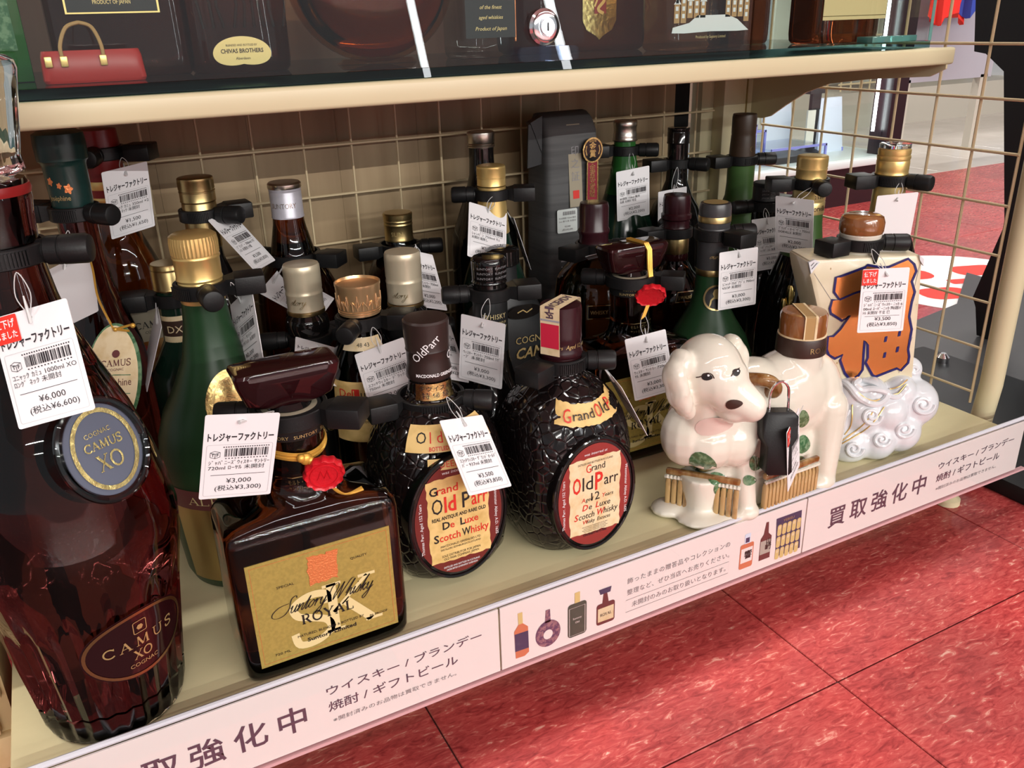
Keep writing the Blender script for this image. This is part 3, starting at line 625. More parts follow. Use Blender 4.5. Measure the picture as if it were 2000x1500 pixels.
g = G(); ribbon(g, [(-.009, .0015), (0, .0025), (.012, .0015)], .0006, FT, .0008); ribbon(g, [(-.010, -.0115), (0, -.0105), (.012, -.0115)], .0006, FT, .0008); script(g, 'onu', .004, -.030, .0026, .013, FT, lw=.25, o=.0008); obj('green_print', g, 'glaze_green', cdv)
pt = [Vector(FT(0, .034, .001)), Vector((.002, .030, .050)), Vector((.003, .055, .066)), Vector((.002, .090, .080))]
cg = obj('cord', G().tube(crom(pt, 6), .0008, 6), 'cord', o); obj('knot', G().ball(FT(.001, .034, .0012), .0016).tube([FT(.001, .034, .001), FT(.012, .036, .002)], .0009).tube([FT(.001, .034, .001), FT(.011, .032, .002)], .0009).ball(FT(.0135, .0355, .002), .0018), 'cord', o)

P = [(.026, 0), (.031, .003), (.032, .012), (.032, .190), (.029, .215), (.021, .236), (.0155, .252), (.0140, .27), (.0138, .325)]
t = bottle('red', 'cognac_bottle', 'tall amber cognac bottle in a red foil capsule behind the green one', -.0470, .3470, P, 'amber_mid',
  [('capsule', G().lathe([(.0150, .262), (.0158, .300), (.0160, .318), (.0152, .329), (.010, .3295)], 48), 'red_foil'), ('gold_band', G().lathe([(.0153, .2805), (.0156, .2815), (.0158, .2865), (.0155, .288)], 48), 'gold'), ('gold_band', G().lathe([(.0152, .2705), (.0155, .2715), (.0155, .2735), (.0152, .2745)], 48), 'gold')])
F = rev(P, radians(-70), .150); L_ = lab(patch(-.030, .030, -.055, .030, F, .0004), 'beige_paper', t); g = G(); serif(g, 'CAMUS', 0, .012, .006, F, w=.03, o=.0006); put(g, 'COGNAC', 0, .007, .0024, F, o=.0006); obj('print', g, 'ink', L_)
g = G(); g.add(*[(q.v, q.f) for q in [patch(-.026, .026, -.05, 0, F, .0006)]][0]); obj('picture', g, 'glaze_brown', L_)
g = G(); [g.flat(ellipse(a, b, c, d, 12), F, .0009) for a, b, c, d in ((-.012, -.01, .006, .008), (.004, -.02, .008, .006), (.014, -.034, .006, .009), (-.008, -.038, .009, .006))]; obj('picture', g, 'oxred', L_)

P = body_std(.033, .185, .0135, .262)
bottle('darkgold', 'brandy_bottle', 'dark bottle with a dull bronze screw cap in the back row', .0210, .3240, P, 'black_glass', [('cap', screwcap(.0152, .2655, .2865, 84), 'gold_dark'), ring([(.0142, .225), (.0145, .24), (.0146, .264), (.0140, .265)], 'gold_dark')])

# flask with gold medallion, mostly behind the frosted green bottle
P = [(0, .026, .018, 2.2), (.004, .030, .021, 2.2), (.05, .033, .023, 2.2), (.10, .034, .023, 2.2), (.135, .031, .020, 2.2), (.155, .020, .016, 2), (.168, .0135, .0135, 2), (.21, .0125, .0125, 2)]
t = bottle('med', 'cognac_flask', 'dark green flask with a bronze medallion behind the frosted green bottle', -.0200, .2560, P, 'dark_green', [('cap', plaincap(.0140, .21, .232), 'gold_dark')], e=1)
F = front(-.0235, -.004, .105); lab(disc_patch(0, 0, .0235, .026, F), 'gold_dark', t, 'medallion', [(ribbon(G(), ellipse(0, 0, .0215, .024), .0014, F, .0006, closed=True), 'gold'), (put(G(), 'NAPOLEON', 0, -.002, .0032, F, w=.028, o=.0006), 'gold_print')])
Fn = rev([(.0132, .16), (.0130, .20)], radians(-110), .180); lab(patch(-.012, .012, -.014, .010, Fn, .0004), 'parchment_pale', t, 'neck_label', [(patch(-.012, .012, -.007, .006, Fn, .0006), 'dark_band'), (put(G(), 'DX', 0, -.004, .006, Fn, o=.0008), 'parchment_pale')])

# frosted green bottle, gold cap
P = [(.036, 0), (.0435, .002), (.0465, .010), (.0490, .040), (.0515, .080), (.0520, .098), (.0490, .121), (.0425, .140), (.0320, .1585), (.0222, .180), (.0170, .205), (.0152, .225), (.0150, .245)]
t = bottle('gold5', 'brandy_bottle', 'frosted green brandy bottle with a crimped gold cap behind the front square bottle', -.0085, .1650, P, 'green_frost',
  [('cap', G().lathe([(.0158, .238), (.0163, .2395), (.0158, .241), (.0160, .2535), (.0166, .2545), (.0166, .2555), (.0160, .2565), (.0166, .2575), (.0168, .2655), (.0162, .2700), (.0140, .2715)], 84, mod=knurl(.2574, .266, 84, .05)), 'gold'), ring([(.0153, .222), (.0156, .2225), (.0156, .238), (.0153, .2385)], 'gold')])
F = rev(P, radians(-98), .149)
md = lab(disc_patch(.0110, .006, .0225, .0205, F, .0006), 'gold_leaf', t, 'medallion', [(put(G(), 'ALFRED', .0085, .0155, .0042, F, w=.020, rot=.18, o=.0010, bold=.02), 'gold_dark'), (ribbon(G(), ellipse(.011, .006, .0165, .0150), .0009, F, .0010, closed=True), 'gold_dark')])
F = rev(P, radians(-100), .072); lb = lab(patch(-.05, .05, -.062, .012, F, .0003), 'gold_dark', t); obj('label_top', patch(-.05, .05, .004, .020, F, .0005), 'pic_brown', lb); g = G(); serif(g, 'ALRALMS', -.004, .0085, .0062, F, w=.060, o=.0008); obj('print', g, 'cream_print', lb)

P = [(.030, 0), (.037, .003), (.039, .012), (.039, .125), (.0385, .155), (.0375, .172), (.030, .188), (.0225, .200), (.0188, .214), (.0150, .232), (.0142, .240), (.0142, .262)]
t = bottle('silver6', 'whisky_bottle', 'dark amber bottle with a pale lilac screw cap in the back row', .1010, .3420, P, 'amber_dark', [('cap', G().lathe([(.0150, .2385), (.0152, .2395), (.0148, .2405), (.0148, .2620), (.0145, .2628), (.0148, .2636), (.0150, .2655), (.0152, .2690), (.0145, .2705), (.012, .2708)], 48), 'lilac_cap'), ('cap_rim', G().lathe([(.0151, .2655), (.0156, .2665), (.0155, .2695), (.0140, .2712), (.010, .2713)], 48), 'silver')])
F = rev([(.0148, .24), (.0148, .262)], radians(-100), .2485); obj('lettering', put(G(), 'SUNTORY', -.004, 0, .0046, F, w=.024, o=.0003), 'silver', t)

for key, X, Y, lb in (('champ7', .0860, .2545, 'dark whisky bottle with a champagne cap behind the front square stopper'), ('champ10', .1685, .2260, 'dark whisky bottle with a champagne cap directly behind the tall brown-capped round bottle')):
    P = [(.028, 0), (.034, .003), (.0355, .012), (.0355, .095), (.033, .115), (.024, .130), (.0165, .140), (.0158, .150), (.0185, .156), (.0190, .162), (.0180, .168), (.0148, .171), (.0145, .205)]
    t = bottle(key, 'whisky_bottle', lb, X, Y, P, 'black_glass', [('cap', screwcap(.0160, .1715 if key == 'champ7' else .1755, .2155 if key == 'champ7' else .2205, 76), 'champagne'), ring([(.0162, .1712), (.0165, .1722), (.0163, .1745), (.0158, .175)], 'gold_dark', 'cap_skirt')])
    F = rev([(.016, .17), (.016, .2)], radians(-118), .182); obj('lettering', script(G(), 'story', -.002, 0, .0030, .016, F, lw=.12, o=.0003), 'gold_dark', t)
    F = rev(P, radians(-118), .06); lab(patch(-.04, .04, -.04, .025, F, .0003), 'matte_black', t, 'label', [(put(G(), 'COGNAC', 0, .010, .006, F, w=.04, o=.0005), 'gold_print')])

# gold fleur cap
P = [(.026, 0), (.031, .003), (.0325, .012), (.0325, .110), (.031, .135), (.026, .152), (.0180, .166), (.0155, .175), (.0150, .195)]
t = bottle('fleur', 'whisky_bottle', 'whisky bottle with a rose gold cap embossed with fleur motifs', .1135, .1860, P, 'amber_dark',
  [('cap', G().lathe([(.0168, .1855), (.0170, .187), (.0167, .1885), (.0171, .1895), (.0182, .2085), (.0186, .2095), (.0186, .2115), (.0176, .2118), (.0170, .2095), (.006, .2090)], 96, mod=knurl(.1892, .2083, 96, .018)), 'rose_gold')])
Fc = rev([(.0171, .1895), (.0182, .2085)], radians(-112), .196); g = G()
for k in range(-4, 5):
    x = k * .0085
    g.tube([Fc(x, -.005, .0002), Fc(x + .0009, .001, .0005), Fc(x, .0075, .0002)], .0005, 5).tube([Fc(x, -.005, .0002), Fc(x - .0009, .001, .0005), Fc(x, .0075, .0002)], .0005, 5)
    for s in (-1, 1): g.tube([Fc(x, -.003, .0002), Fc(x + s * .0022, .0005, .0004), Fc(x + s * .0036, .0025, .0002), Fc(x + s * .0040, 0, .0002), Fc(x + s * .0040, -.005, .0002)], .0005, 5)
for dz in (-.0065, -.0083): g.tube([Fc(x * .001, dz, .0001) for x in range(-50, 51, 4)], .0004, 5)
obj('embossing', g, 'rose_gold', t)
F = rev(P, radians(-108), .1650); lab(patch(-.0155, .0155, -.006, .004, F, .0004), 'parchment_pale', t, 'collar_label', [(put(G(), '48 43', 0, -.003, .003, F, o=.0006), 'ink')])
F = rev(P, radians(-112), .112); lb = lab(patch(-.030, .030, -.030, .0235, F, .0004), 'parchment', t)
g = G(); put(g, 'uxe', .0035, .0100, .0070, F, o=.0007); put(g, 'hisky', .0075, .0005, .0070, F, o=.0007); put(g, 'Some Bottled', .001, -.0075, .0032, F, o=.0007); put(g, 'Scotland', .001, -.0125, .0028, F, o=.0007); obj('print', g, 'ink', lb)
g = G(); put(g, 'De', -.017, .0100, .0070, F, o=.0007); obj('print', g, 'brightred', lb); obj('initial_block', G().flat(rrect(-.0110, -.0045, .0085, .0175, .0005), F, .0006).flat(rrect(-.0085, -.0010, -.0015, .0075, .0005), F, .0006), 'brightred', lb); g = G(); put(g, 'L', -.0078, .0100, .0066, F, o=.0009); put(g, 'W', -.0048, .0000, .0060, F, w=.006, o=.0009); obj('print', g, 'parchment', lb)

P = [(.030, 0), (.036, .003), (.038, .012), (.038, .110), (.037, .145), (.0345, .165), (.028, .178), (.018, .188), (.0142, .194), (.0140, .215)]
t = bottle('sungold', 'whisky_bottle', 'amber bottle with an olive gold ridged cap in front of the wood back board', .2160, .3600, P, 'amber_dark', [('cap', G().lathe([(.0148, .1975), (.0150, .1985), (.0146, .1995), (.0146, .2130), (.0150, .2140), (.0146, .2150), (.0146, .2165), (.0150, .2175), (.0146, .2185), (.0148, .2195), (.0150, .2215), (.0152, .2245), (.0140, .2258), (.010, .226)], 48), 'gold_dark')])
F = rev([(.0146, .198), (.0146, .213)], radians(-118), .2035); obj('lettering', put(G(), 'SUN', 0, 0, .0044, F, w=.012, o=.0003), 'gold_print', t)

P = [(.030, 0), (.0355, .003), (.037, .012), (.037, .170), (.035, .188), (.0265, .212), (.0180, .235), (.0140, .252), (.0132, .27), (.0132, .288)]
bottle('silver13', 'sake_bottle', 'tall black bottle with a silver screw cap against the back wires', .3200, .3720, P, 'black_glass', [('cap', G().lathe([(.0145, .2805), (.0147, .2815), (.0140, .2825), (.0145, .2835), (.0140, .2845), (.0146, .2855), (.0146, .2915), (.0148, .2930), (.0145, .2955), (.0132, .2962), (.012, .2957)], 48), 'silver')])

P = [(.027, 0), (.032, .003), (.034, .012), (.034, .130), (.0335, .150), (.0290, .166), (.0235, .182), (.0190, .195), (.0160, .207), (.0140, .225), (.0132, .25)]
bottle('gold14', 'wine_bottle', 'dark green bottle with gold cap and gold neck foil', .2930, .2960, P, 'dark_green', [('cap', screwcap(.0143, .2540, .2735, 76), 'gold'), ring([(.0165, .207), (.0168, .2075), (.0150, .225), (.0142, .24), (.0140, .253)], 'gold')])

P = [(.028, 0), (.034, .003), (.036, .012), (.036, .065), (.034, .085), (.027, .100), (.019, .115), (.0155, .130), (.0142, .15), (.0140, .205)]
t = bottle('black15', 'whisky_bottle', 'black whisky bottle with a glossy black octagonal cap and printed neck', .2230, .1660, P, 'black_glass', [('cap', G().lathe([(.0150, .1985), (.0155, .1995), (.0148, .2015), (.0150, .2025), (.0153, .2150), (.0150, .2185), (.0135, .2205), (.008, .2208)], 14), 'black_glass'), ring([(.0146, .128), (.0150, .130), (.0150, .182), (.0146, .184)], 'matte_black', 'neck_label')])
F = rev([(.0150, .13), (.0150, .18)], radians(-100), .165); g = G(); put(g, 'WHISKY', 0, .0040, .0044, F, w=.0215, sp=1.1); put(g, 'A SUPREME BLEND OF', 0, -.0008, .0021, F, w=.022); put(g, 'SPECIALLY RESERVED WHISKY', 0, -.0050, .0021, F, w=.025); obj('lettering', g, 'cream_print', t)
obj('crest', G().flat(ellipse(.001, -.0115, .0036, .0028, 10), F, .0004).flat(ellipse(.001, -.0150, .0022, .0016, 8), F, .0004), 'gold_print', t)
g = G(); F2 = rev([(.0153, .2), (.0153, .218)], radians(-100), .204)
for k in range(3): put(g, 'SUNTORY  SUNTORY', 0, k * .0042, .0018, F2, w=.030, o=.0004)
obj('cap_lettering', g, 'grey_print', t)
# round-shouldered black cognac behind it
P = [(0, .038, .018, 2.6), (.003, .044, .021, 2.6), (.03, .049, .0225, 2.4), (.09, .050, .0225, 2.4), (.125, .048, .0215, 2.3), (.150, .036, .018, 2.1), (.160, .024, .015, 2), (.170, .014, .013, 2), (.19, .013, .013, 2)]
t = bottle('camus16', 'cognac_bottle', 'round-shouldered matt black cognac bottle behind the printed black neck', .2720, .2360, P, 'matte_black', [('stopper', G().lathe([(.013, .19), (.016, .192), (.016, .205), (.012, .207)], 32), 'black_glass')], e=1)
F = front(-.0228, 0, .1115); g = G(); put(g, 'COGNAC', .020, .0045, .0070, F, w=.040); put(g, 'CAMUS', .022, -.0105, .0105, F, w=.046, shear=.25, bold=.02); obj('lettering', g, 'gold_print', t)
Fm = front(-.0222, 0, .148); lab(disc_patch(.010, 0, .018, .007, Fm, .0012), 'black_glass', t, 'seal_plate', [(ribbon(G(), [(.002, 0), (.008, .002), (.012, -.001), (.018, .002)], .0012, Fm, .0016), 'gold_print')])

# grey paper-wrapped sake
t = thing('wrapped_sake_bottle', 'sake bottle wrapped in ribbed grey paper with a cream seal strip', 'bottle', (.4190, .3700, 0))
obj('paper_wrap', G().loft([(0, .030, .026, 6), (.003, .033, .029, 7), (.12, .0345, .029, 7), (.24, .0335, .026, 7), (.290, .0330, .0235, 6, 0, -.001), (.302, .0325, .020, 4, 0, .001), (.3085, .0315, .012, 3, 0, .004), (.3095, .030, .004, 3, 0, .005)]), 'greypaper', t, sharp=60)
obj('folded_flap', G().prism([(-.0335, .305), (-.050, .300), (-.052, .255), (-.0345, .258)], front(-.012), 0, .002).prism([(-.0335, .3085), (-.048, .302), (-.0345, .27)], front(-.005), 0, .010), 'matte_black', t)
def Fbag(x, z, d=0):
    y = -.0292 if z < .2 else (-.0292 + .0062 * min(1, (z - .2) / .09) if z < .29 else -.0230 + (z - .29) * .33 + max(0, z - .3) * 1.2); return (x, y - d, z)
sp_ = obj('seal_strip', patch(-.0075, .0090, .210, .3075, Fbag, .0006, 2, 20), 'beige_paper', t); g = G(); vput(g, '封印之証', .0008, .2800, .0078, Fbag, o=.0009, gap=1.75); obj('print', g, 'grey_print', sp_); obj('seal_mark', G().flat([(-.0032, .219), (.0048, .219), (.0048, .228), (-.0032, .228)], Fbag, .0009), 'brightred', sp_)
ps = obj('price_sticker', G().flat(rrect(-.0245, .0015, .183, .209, .002), Fbag, .0006), 'sticker', t); g = G()
for k in range(16): g.flat([(-.017 + k * .001, .2025), (-.0166 + k * .001 + .0003 * (k % 3 == 0), .2025), (-.0166 + k * .001 + .0003 * (k % 3 == 0), .2065), (-.017 + k * .001, .2065)], Fbag, .0008)
put(g, '玄米焼酎 720ml 限定', -.0115, .1985, .0016, Fbag, w=.022, o=.0008); put(g, '2nd 栗々酒 未開封', -.0115, .1950, .0016, Fbag, w=.022, o=.0008); put(g, '¥2,000', -.0115, .1890, .0019, Fbag, o=.0008); put(g, '(税込¥2,200)', -.0115, .1855, .0018, Fbag, o=.0008); obj('print', g, 'grey_print', ps)
g = G(); vput(g, '三楽八', -.0105, .150, .0150, Fbag, gap=1.45); obj('brush_lettering', g, 'lightgrey_print', t)
obj('gold_emblem', G().flat([(.012 + .006 * (1 + .4 * cos(6 * a)) * cos(a), .158 + .008 * (1 + .4 * cos(6 * a)) * sin(a)) for a in [2 * pi * k / 36 for k in range(36)]], Fbag, .0006), 'gold_print', t)
# award ribbon
aw = thing('award_ribbon', 'gold rimmed black award medal on a dark red ribbon label', 'label', (.4385, .3385, .2700))
Fa = lambda x, z, d=0: (x, -d, z)
obj('disc', G().prism(ellipse(0, 0, .0128, .0135), Fa, 0, .0006), 'black_glass', aw); obj('rim', ribbon(G(), ellipse(0, 0, .0120, .0127), .0017, Fa, .0009, closed=True), 'gold_leaf', aw)
g = G(); put(g, '金', 0, .0010, .0062, Fa, o=.0009, bold=.02); put(g, '賞', 0, -.0068, .0062, Fa, o=.0009, bold=.02); put(g, '国税局', 0, .0088, .0022, Fa, o=.0009)
for s in (-1, 1): ribbon(g, [(s * .0075, -.005), (s * .0090, 0), (s * .0078, .005)], .0012, Fa, .0009)
obj('medal_lettering', g, 'gold_leaf', aw); obj('ribbon', G().prism([(-.0062, -.012), (.0062, -.012), (.0068, -.060), (-.0068, -.060)], Fa, -.0004, .0002), 'redribbon', aw)
g = G(); ribbon(g, [(-.0066, -.012), (-.0072, -.060)], .0014, Fa, .0006); ribbon(g, [(.0066, -.012), (.0072, -.060)], .0014, Fa, .0006); vput(g, '金賞受賞蔵', 0, -.0215, .0058, Fa, o=.0006, gap=1.25); obj('ribbon_lettering', g, 'gold_leaf', aw)

P = [(.030, 0), (.038, .003), (.041, .012), (.0415, .110), (.0405, .138), (.0380, .155), (.029, .168), (.0175, .178), (.0150, .186), (.0145, .22)]
t = bottle('maroon18', 'whisky_bottle', 'amber whisky bottle with a maroon wax-like cap in front of the grey wrapped bottle', .3900, .2600, P, 'amber_mid', [('cap', G().lathe([(.0152, .187), (.0158, .189), (.0150, .191), (.0150, .1995), (.0162, .2015), (.0162, .2045), (.0150, .2065), (.0150, .2270), (.0140, .2315), (.010, .2322)], 60, mod=knurl(.2066, .2265, 60, .03)), 'maroon_cap'), ring([(.0158, .1745), (.0162, .1755), (.0160, .184), (.0155, .186)], 'gold_dark', 'collar')])
F = rev(P, radians(-110), .128); lab(G().flat(rrect(-.016, .010, -.008, .008, .001), F, .0006), 'ink', t, 'label', [(ribbon(G(), rrect(-.0148, .0088, -.0068, .0068, .0008), .0008, F, .0009, closed=True), 'gold_dark'), (put(G(), 'WHISKY', -.003, -.002, .004, F, w=.018, o=.0009), 'gold_dark')])

P = [(.032, 0), (.0385, .003), (.040, .012), (.040, .145), (.0378, .165), (.0300, .190), (.0215, .215), (.0160, .236), (.0135, .252), (.0122, .268), (.0122, .288)]
t = bottle('silver21', 'shochu_bottle', 'tall green shochu bottle with a silver screw cap in the back row', .5040, .3710, P, 'dark_green', [('cap', G().lathe([(.0142, .2715), (.0146, .2725), (.0136, .2745), (.0138, .276), (.0136, .2785), (.0132, .2800), (.0132, .2870), (.0137, .2880), (.0138, .2925), (.0128, .2942), (.010, .2944)], 48), 'silver'), ring([(.0226, .2125), (.0168, .234), (.0140, .251), (.0126, .2675), (.0124, .272)], 'green_glass', 'bare_glass')])

P = body_std(.034, .190, .0122, .272)
bottle('black22', 'liqueur_bottle', 'all black glossy bottle between the green bottle and the brown-capped one', .5760, .3640, P, 'black_glass', [('cap', plaincap(.0132, .2630, .2815, 1.0), 'black_glass')])

P = [(.030, 0), (.037, .003), (.039, .012), (.039, .085), (.0375, .112), (.031, .130), (.0205, .142), (.0150, .152), (.0142, .18), (.0140, .212)]
t = bottle('maroon23', 'whisky_bottle', 'amber whisky bottle with a maroon cap just left of the round green cognac', .5080, .2760, P, 'amber_mid', [('cap', G().lathe([(.0150, .1870), (.0155, .1885), (.0148, .1900), (.0150, .1965), (.0165, .1985), (.0165, .2025), (.0150, .2045), (.0150, .2195), (.0140, .2235), (.010, .2243)], 60, mod=knurl(.2046, .2190, 60, .03)), 'maroon_cap'), ring([(.0146, .160), (.0150, .161), (.0150, .176), (.0146, .177)], 'gold_dark', 'neck_label'), ring([(.0146, .152), (.0152, .153), (.0148, .160)], 'maroon_glass', 'neck_band')])
F = rev(P, radians(-104), .118); lab(G().flat([(-.013, -.006), (.013, -.006), (.011, .006), (-.010, .006)], F, .0008), 'ink', t, 'label', [(ribbon(G(), [(-.012, -.0053), (.012, -.0053), (.0103, .0053), (-.0093, .0053)], .0008, F, .0011, closed=True), 'gold_dark'), (put(G(), 'J.WALKER', 0, -.0018, .0032, F, w=.018, o=.0011), 'gold_dark')])
ob = obj('tax_label', G().flat([(-.005, .196), (.003, .192), (.004, .178), (-.004, .176)], rev([(.0152, .17), (.0152, .2)], radians(-35), 0), .0012), 'card', t); obj('print', put(G(), '免', 0, .184, .005, rev([(.0152, .17), (.0152, .2)], radians(-35), 0), o=.0014), 'ink', ob)

P = [(0, .034, .030, 2), (.003, .041, .034, 2), (.02, .050, .039, 2), (.05, .0545, .041, 2), (.075, .052, .039, 2), (.098, .043, .034, 2), (.117, .0290, .0270, 2), (.133, .0195, .0195, 2), (.150, .0155, .0155, 2), (.175, .0145, .0145, 2), (.215, .0142, .0142, 2)]
t = bottle('courv24', 'cognac_bottle', 'round-bodied frosted green cognac bottle behind the porcelain dog', .4720, .1720, P, 'green_frost', [('capsule', G().lathe([(.0150, .1655), (.0153, .167), (.0152, .200), (.0155, .2015), (.0155, .2115), (.0150, .2125), (.0152, .2135), (.0156, .2250), (.0154, .2320), (.0142, .2358), (.008, .2362)], 56), 'grey_cap'), ('gold_band', G().lathe([(.0155, .2178), (.0158, .2182), (.0158, .2235), (.0155, .2240)], 56), 'gold_dark'), ('gold_band', G().lathe([(.0152, .1655), (.0155, .166), (.0155, .1715), (.0152, .172)], 56), 'gold_dark'), ('cap_print', G().flat(ellipse(0, 0, .0118, .0118), lambda x, y, d=0: (x, y, .2364 + d)), 'gold_print')], e=1)
F = rev([(.0152, .16), (.0152, .2)], radians(-112), .184); obj('lettering', script(G(), 'oursoi', 0, 0, .0026, .015, F, lw=.14, o=.0004), 'gold_print', t)
Fm = rev([(.0150, .15), (.0175, .14), (.0215, .129)], radians(-110), .1455); md = lab(disc_patch(0, 0, .0115, .0125, Fm, .0016), 'gold_dark', t, 'medallion'); obj('field', disc_patch(0, 0, .0098, .0108, Fm, .0020), 'ink', md); g = G(); g.flat([(-.006, -.0085), (.006, -.0085), (.006, -.003), (.0035, .001), (.0035, .006), (.0012, .0088), (-.002, .008), (-.0032, .004), (-.0022, .001), (-.005, -.002)], Fm, .0024); obj('profile_figure', g, 'gold_print', md)
Fe = lambda x, z, d=0: (x, -.0385 - d + (z - .07) ** 2 * 5, z)
obj('embossed_ring', G().tube([Fe(.014 * cos(a) - .006, .078 + .014 * sin(a) , .0006) for a in [2 * pi * k / 32 for k in range(32)]], .0009, 6, True), 'green_frost', t)

P = body_std(.036, .165, .0165, .240)
t = bottle('brown25', 'wine_bottle', 'green bottle with a dark brown capsule in front of the shelf post', .6620, .3480, P, 'olive_frost', [('capsule', G().lathe([(.0158, .236), (.0155, .25), (.0146, .266), (.0143, .268), (.0146, .270), (.0146, .288), (.0138, .2918), (.010, .2922)], 48), 'brown_foil')])
obj('capsule_mark', ribbon(G(), ellipse(.002, .252, .002, .003, 14), .0005, rev([(.0155, .24), (.0152, .26)], radians(-95), 0), .0004, closed=True), 'gold_dark', t)

P = body_std(.034, .125, .0145, .205)
t = bottle('black26', 'whisky_bottle', 'black-capped bottle half hidden behind two price tags near the right end', .6330, .2720, P, 'black_glass', [('cap', plaincap(.0150, .2040, .2250, 1.0), 'matte_black'), ('gold_ornament', G().ball((-.012, -.013, .172), (.006, .004, .006)).ball((-.015, -.012, .163), (.004, .003, .004)), 'gold_leaf')])
g = G(); F = rev([(.015, .2), (.015, .22)], radians(-112), .208); [put(g, 'JACK BLEND', 0, k * .004, .0016, F, w=.02, o=.0004) for k in range(3)]; obj('cap_lettering', g, 'grey_print', t)

P = [(.034, 0), (.0415, .003), (.043, .012), (.043, .075), (.0405, .105), (.0350, .128), (.0285, .148), (.0228, .166), (.0185, .180), (.0165, .195), (.0155, .215), (.0148, .25)]
t = bottle('dorville', 'brandy_bottle', 'green necked brandy bottle with a knurled gold cap and lettered gold band', .6080, .1840, P, 'olive_frost', [('cap', screwcap(.0156, .2435, .2668, 84), 'gold'), ('gold_band', G().lathe([(.0166, .2075), (.0169, .2085), (.0169, .2195), (.0163, .2205), (.0168, .2215), (.0167, .2320), (.0162, .2325)], 56), 'gold_print'), ('dark_sleeve', G().lathe([(.0355, .0), (.0422, .003), (.0437, .012), (.0437, .075), (.0412, .105), (.0357, .128), (.0292, .148), (.0240, .1635), (.0235, .1637)], 56), 'black_glass')])
F = rev([(.0169, .2), (.0167, .23)], radians(-100), .2115); g = G(); put(g, 'Dorville', .001, 0, .0058, F, w=.0205, o=.0004); put(g, '2566', .0005, .0128, .0036, F, w=.0105, sp=1.3, o=.0004); obj('lettering', g, 'dark_band', t)
obj('gold_wreath', G().ball((-.036, -.022, .128), (.004, .005, .012)).ball((-.040, -.018, .117), (.003, .004, .008)), 'gold_leaf', t)

P = [(.028, 0), (.034, .003), (.0355, .012), (.0355, .150), (.0340, .168), (.0280, .185), (.0190, .200), (.0158, .210), (.0150, .25)]
t = bottle('gold28', 'whisky_bottle', 'bottle with a ringed gold cap and amber neck behind the porcelain jar', .6620, .1295, P, 'black_glass', [('cap', G().lathe([(.0155, .2490), (.0160, .2500), (.0156, .2515), (.0156, .2535), (.0158, .2545), (.0158, .2625), (.0154, .2635), (.0160, .2650), (.0160, .2675), (.0152, .2685), (.0156, .2700), (.0156, .2735), (.0145, .2750), (.010, .2752)], 76, mod=knurl(.2546, .2624, 76, .03)), 'gold'), ('neck_foil', G().lathe([(.0162, .198), (.0165, .199), (.0158, .225), (.0154, .249)], 56), 'gold_print'), ('clear_top', G().lathe([(.0150, .2755), (.0150, .2790), (.012, .2795)], 40), 'clear_glass')])
# ------------------------------------------------------------------ front row
# --- long-necked cognac decanter at the left
X, Y = -.1195, .0455
CP = [(.034, 0), (.0415, .002), (.0435, .008), (.0460, .030), (.0485, .050), (.0530, .085), (.0590, .118), (.0605, .136), (.0575, .158), (.0535, .177), (.0460, .204), (.0350, .232), (.0262, .256), (.0228, .274), (.0208, .290), (.0202, .304), (.0212, .318), (.0222, .326), (.0218, .333), (.0205, .336)]
t = thing('cognac_decanter', 'large dark fluted cognac decanter with clear glass stopper at the far left', 'bottle', (X, Y, 0))
def flute(a, z, j):
    lim = .098 + .020 * abs(((a * 14 / (2 * pi)) % 1) - .5)
    if z > lim or z < .006: return 1
    return 1 - .045 * abs(((a * 14 / pi) % 1) * 2 - 1) * min(1, (lim - z) / .02)
prof = []
for (r0, z0), (r1, z1) in zip(CP, CP[1:]):
    n = max(1, int((z1 - z0) / .006)); prof += [(r0 + (r1 - r0) * k / n, z0 + (z1 - z0) * k / n) for k in range(n)]
prof.append(CP[-1])
cut = .020
obj('glass_body', G().lathe([q for q in prof if q[1] > cut], 168, mod=flute), 'cognac', t, sharp=25)
obj('glass_base', G().lathe([q for q in prof if q[1] <= cut] + [(.0449, cut + .0008)], 168, mod=flute), 'clear_glass', t, sharp=25)
obj('stopper', G().lathe([(.012, .330), (.0165, .337), (.0222, .340), (.0214, .347), (.0225, .352), (.0255, .368), (.0282, .383), (.0290, .388), (.0282, .3920), (.0250, .3945), (.010, .3945)], 60, mod=lambda a, z, j: 1 - .03 * (j % 4 == 0) * (.346 < z < .386)), 'clear_glass', t, sharp=40)
obj('neck_ring', G().lathe([(.0222, .3285), (.0228, .331), (.0222, .3335)], 48), 'red_foil', t)
obj('cork', G().lathe([(.0095, .300), (.0105, .334)], 24), 'red_foil', t)
TH = radians(-61)
# oval medallion set proud of the shoulder
ux = Vector((-sin(TH), cos(TH), 0)); nrm = Vector((cos(TH), sin(TH), 0)); tilt = Vector((-.30 * cos(TH), -.30 * sin(TH), .954))
c0 = nrm * .0535 + Vector((0, 0, .197)); FM = plane(c0, ux, tilt)
md = obj('medallion', G().prism(ellipse(0, 0, .0245, .0285, 56), FM, -.020, .002), 'black_glass', t)
obj('medallion_rim', G().tube([FM(.0235 * cos(a), .0275 * sin(a), .003) for a in [2 * pi * k / 56 for k in range(56)]], .0024, 8, True), 'clear_glass', md)
obj('medallion_face', disc_patch(0, 0, .0215, .0255, FM, .0024), 'medal_blue', md)
g = ribbon(G(), ellipse(.001, 0, .0168, .0215, 48), .0024, FM, .0030, closed=True); put(g, 'COGNAC', .000, .0085, .0026, FM, w=.0150, rot=.04, o=.0030); serif(g, 'CAMUS', .001, .0010, .0046, FM, w=.0215, o=.0030, wt=1.2); serif(g, 'XO', .0015, -.0110, .0088, FM, w=.0145, o=.0030, wt=.9)
obj('gold_lettering', g, 'gold_leaf', md)
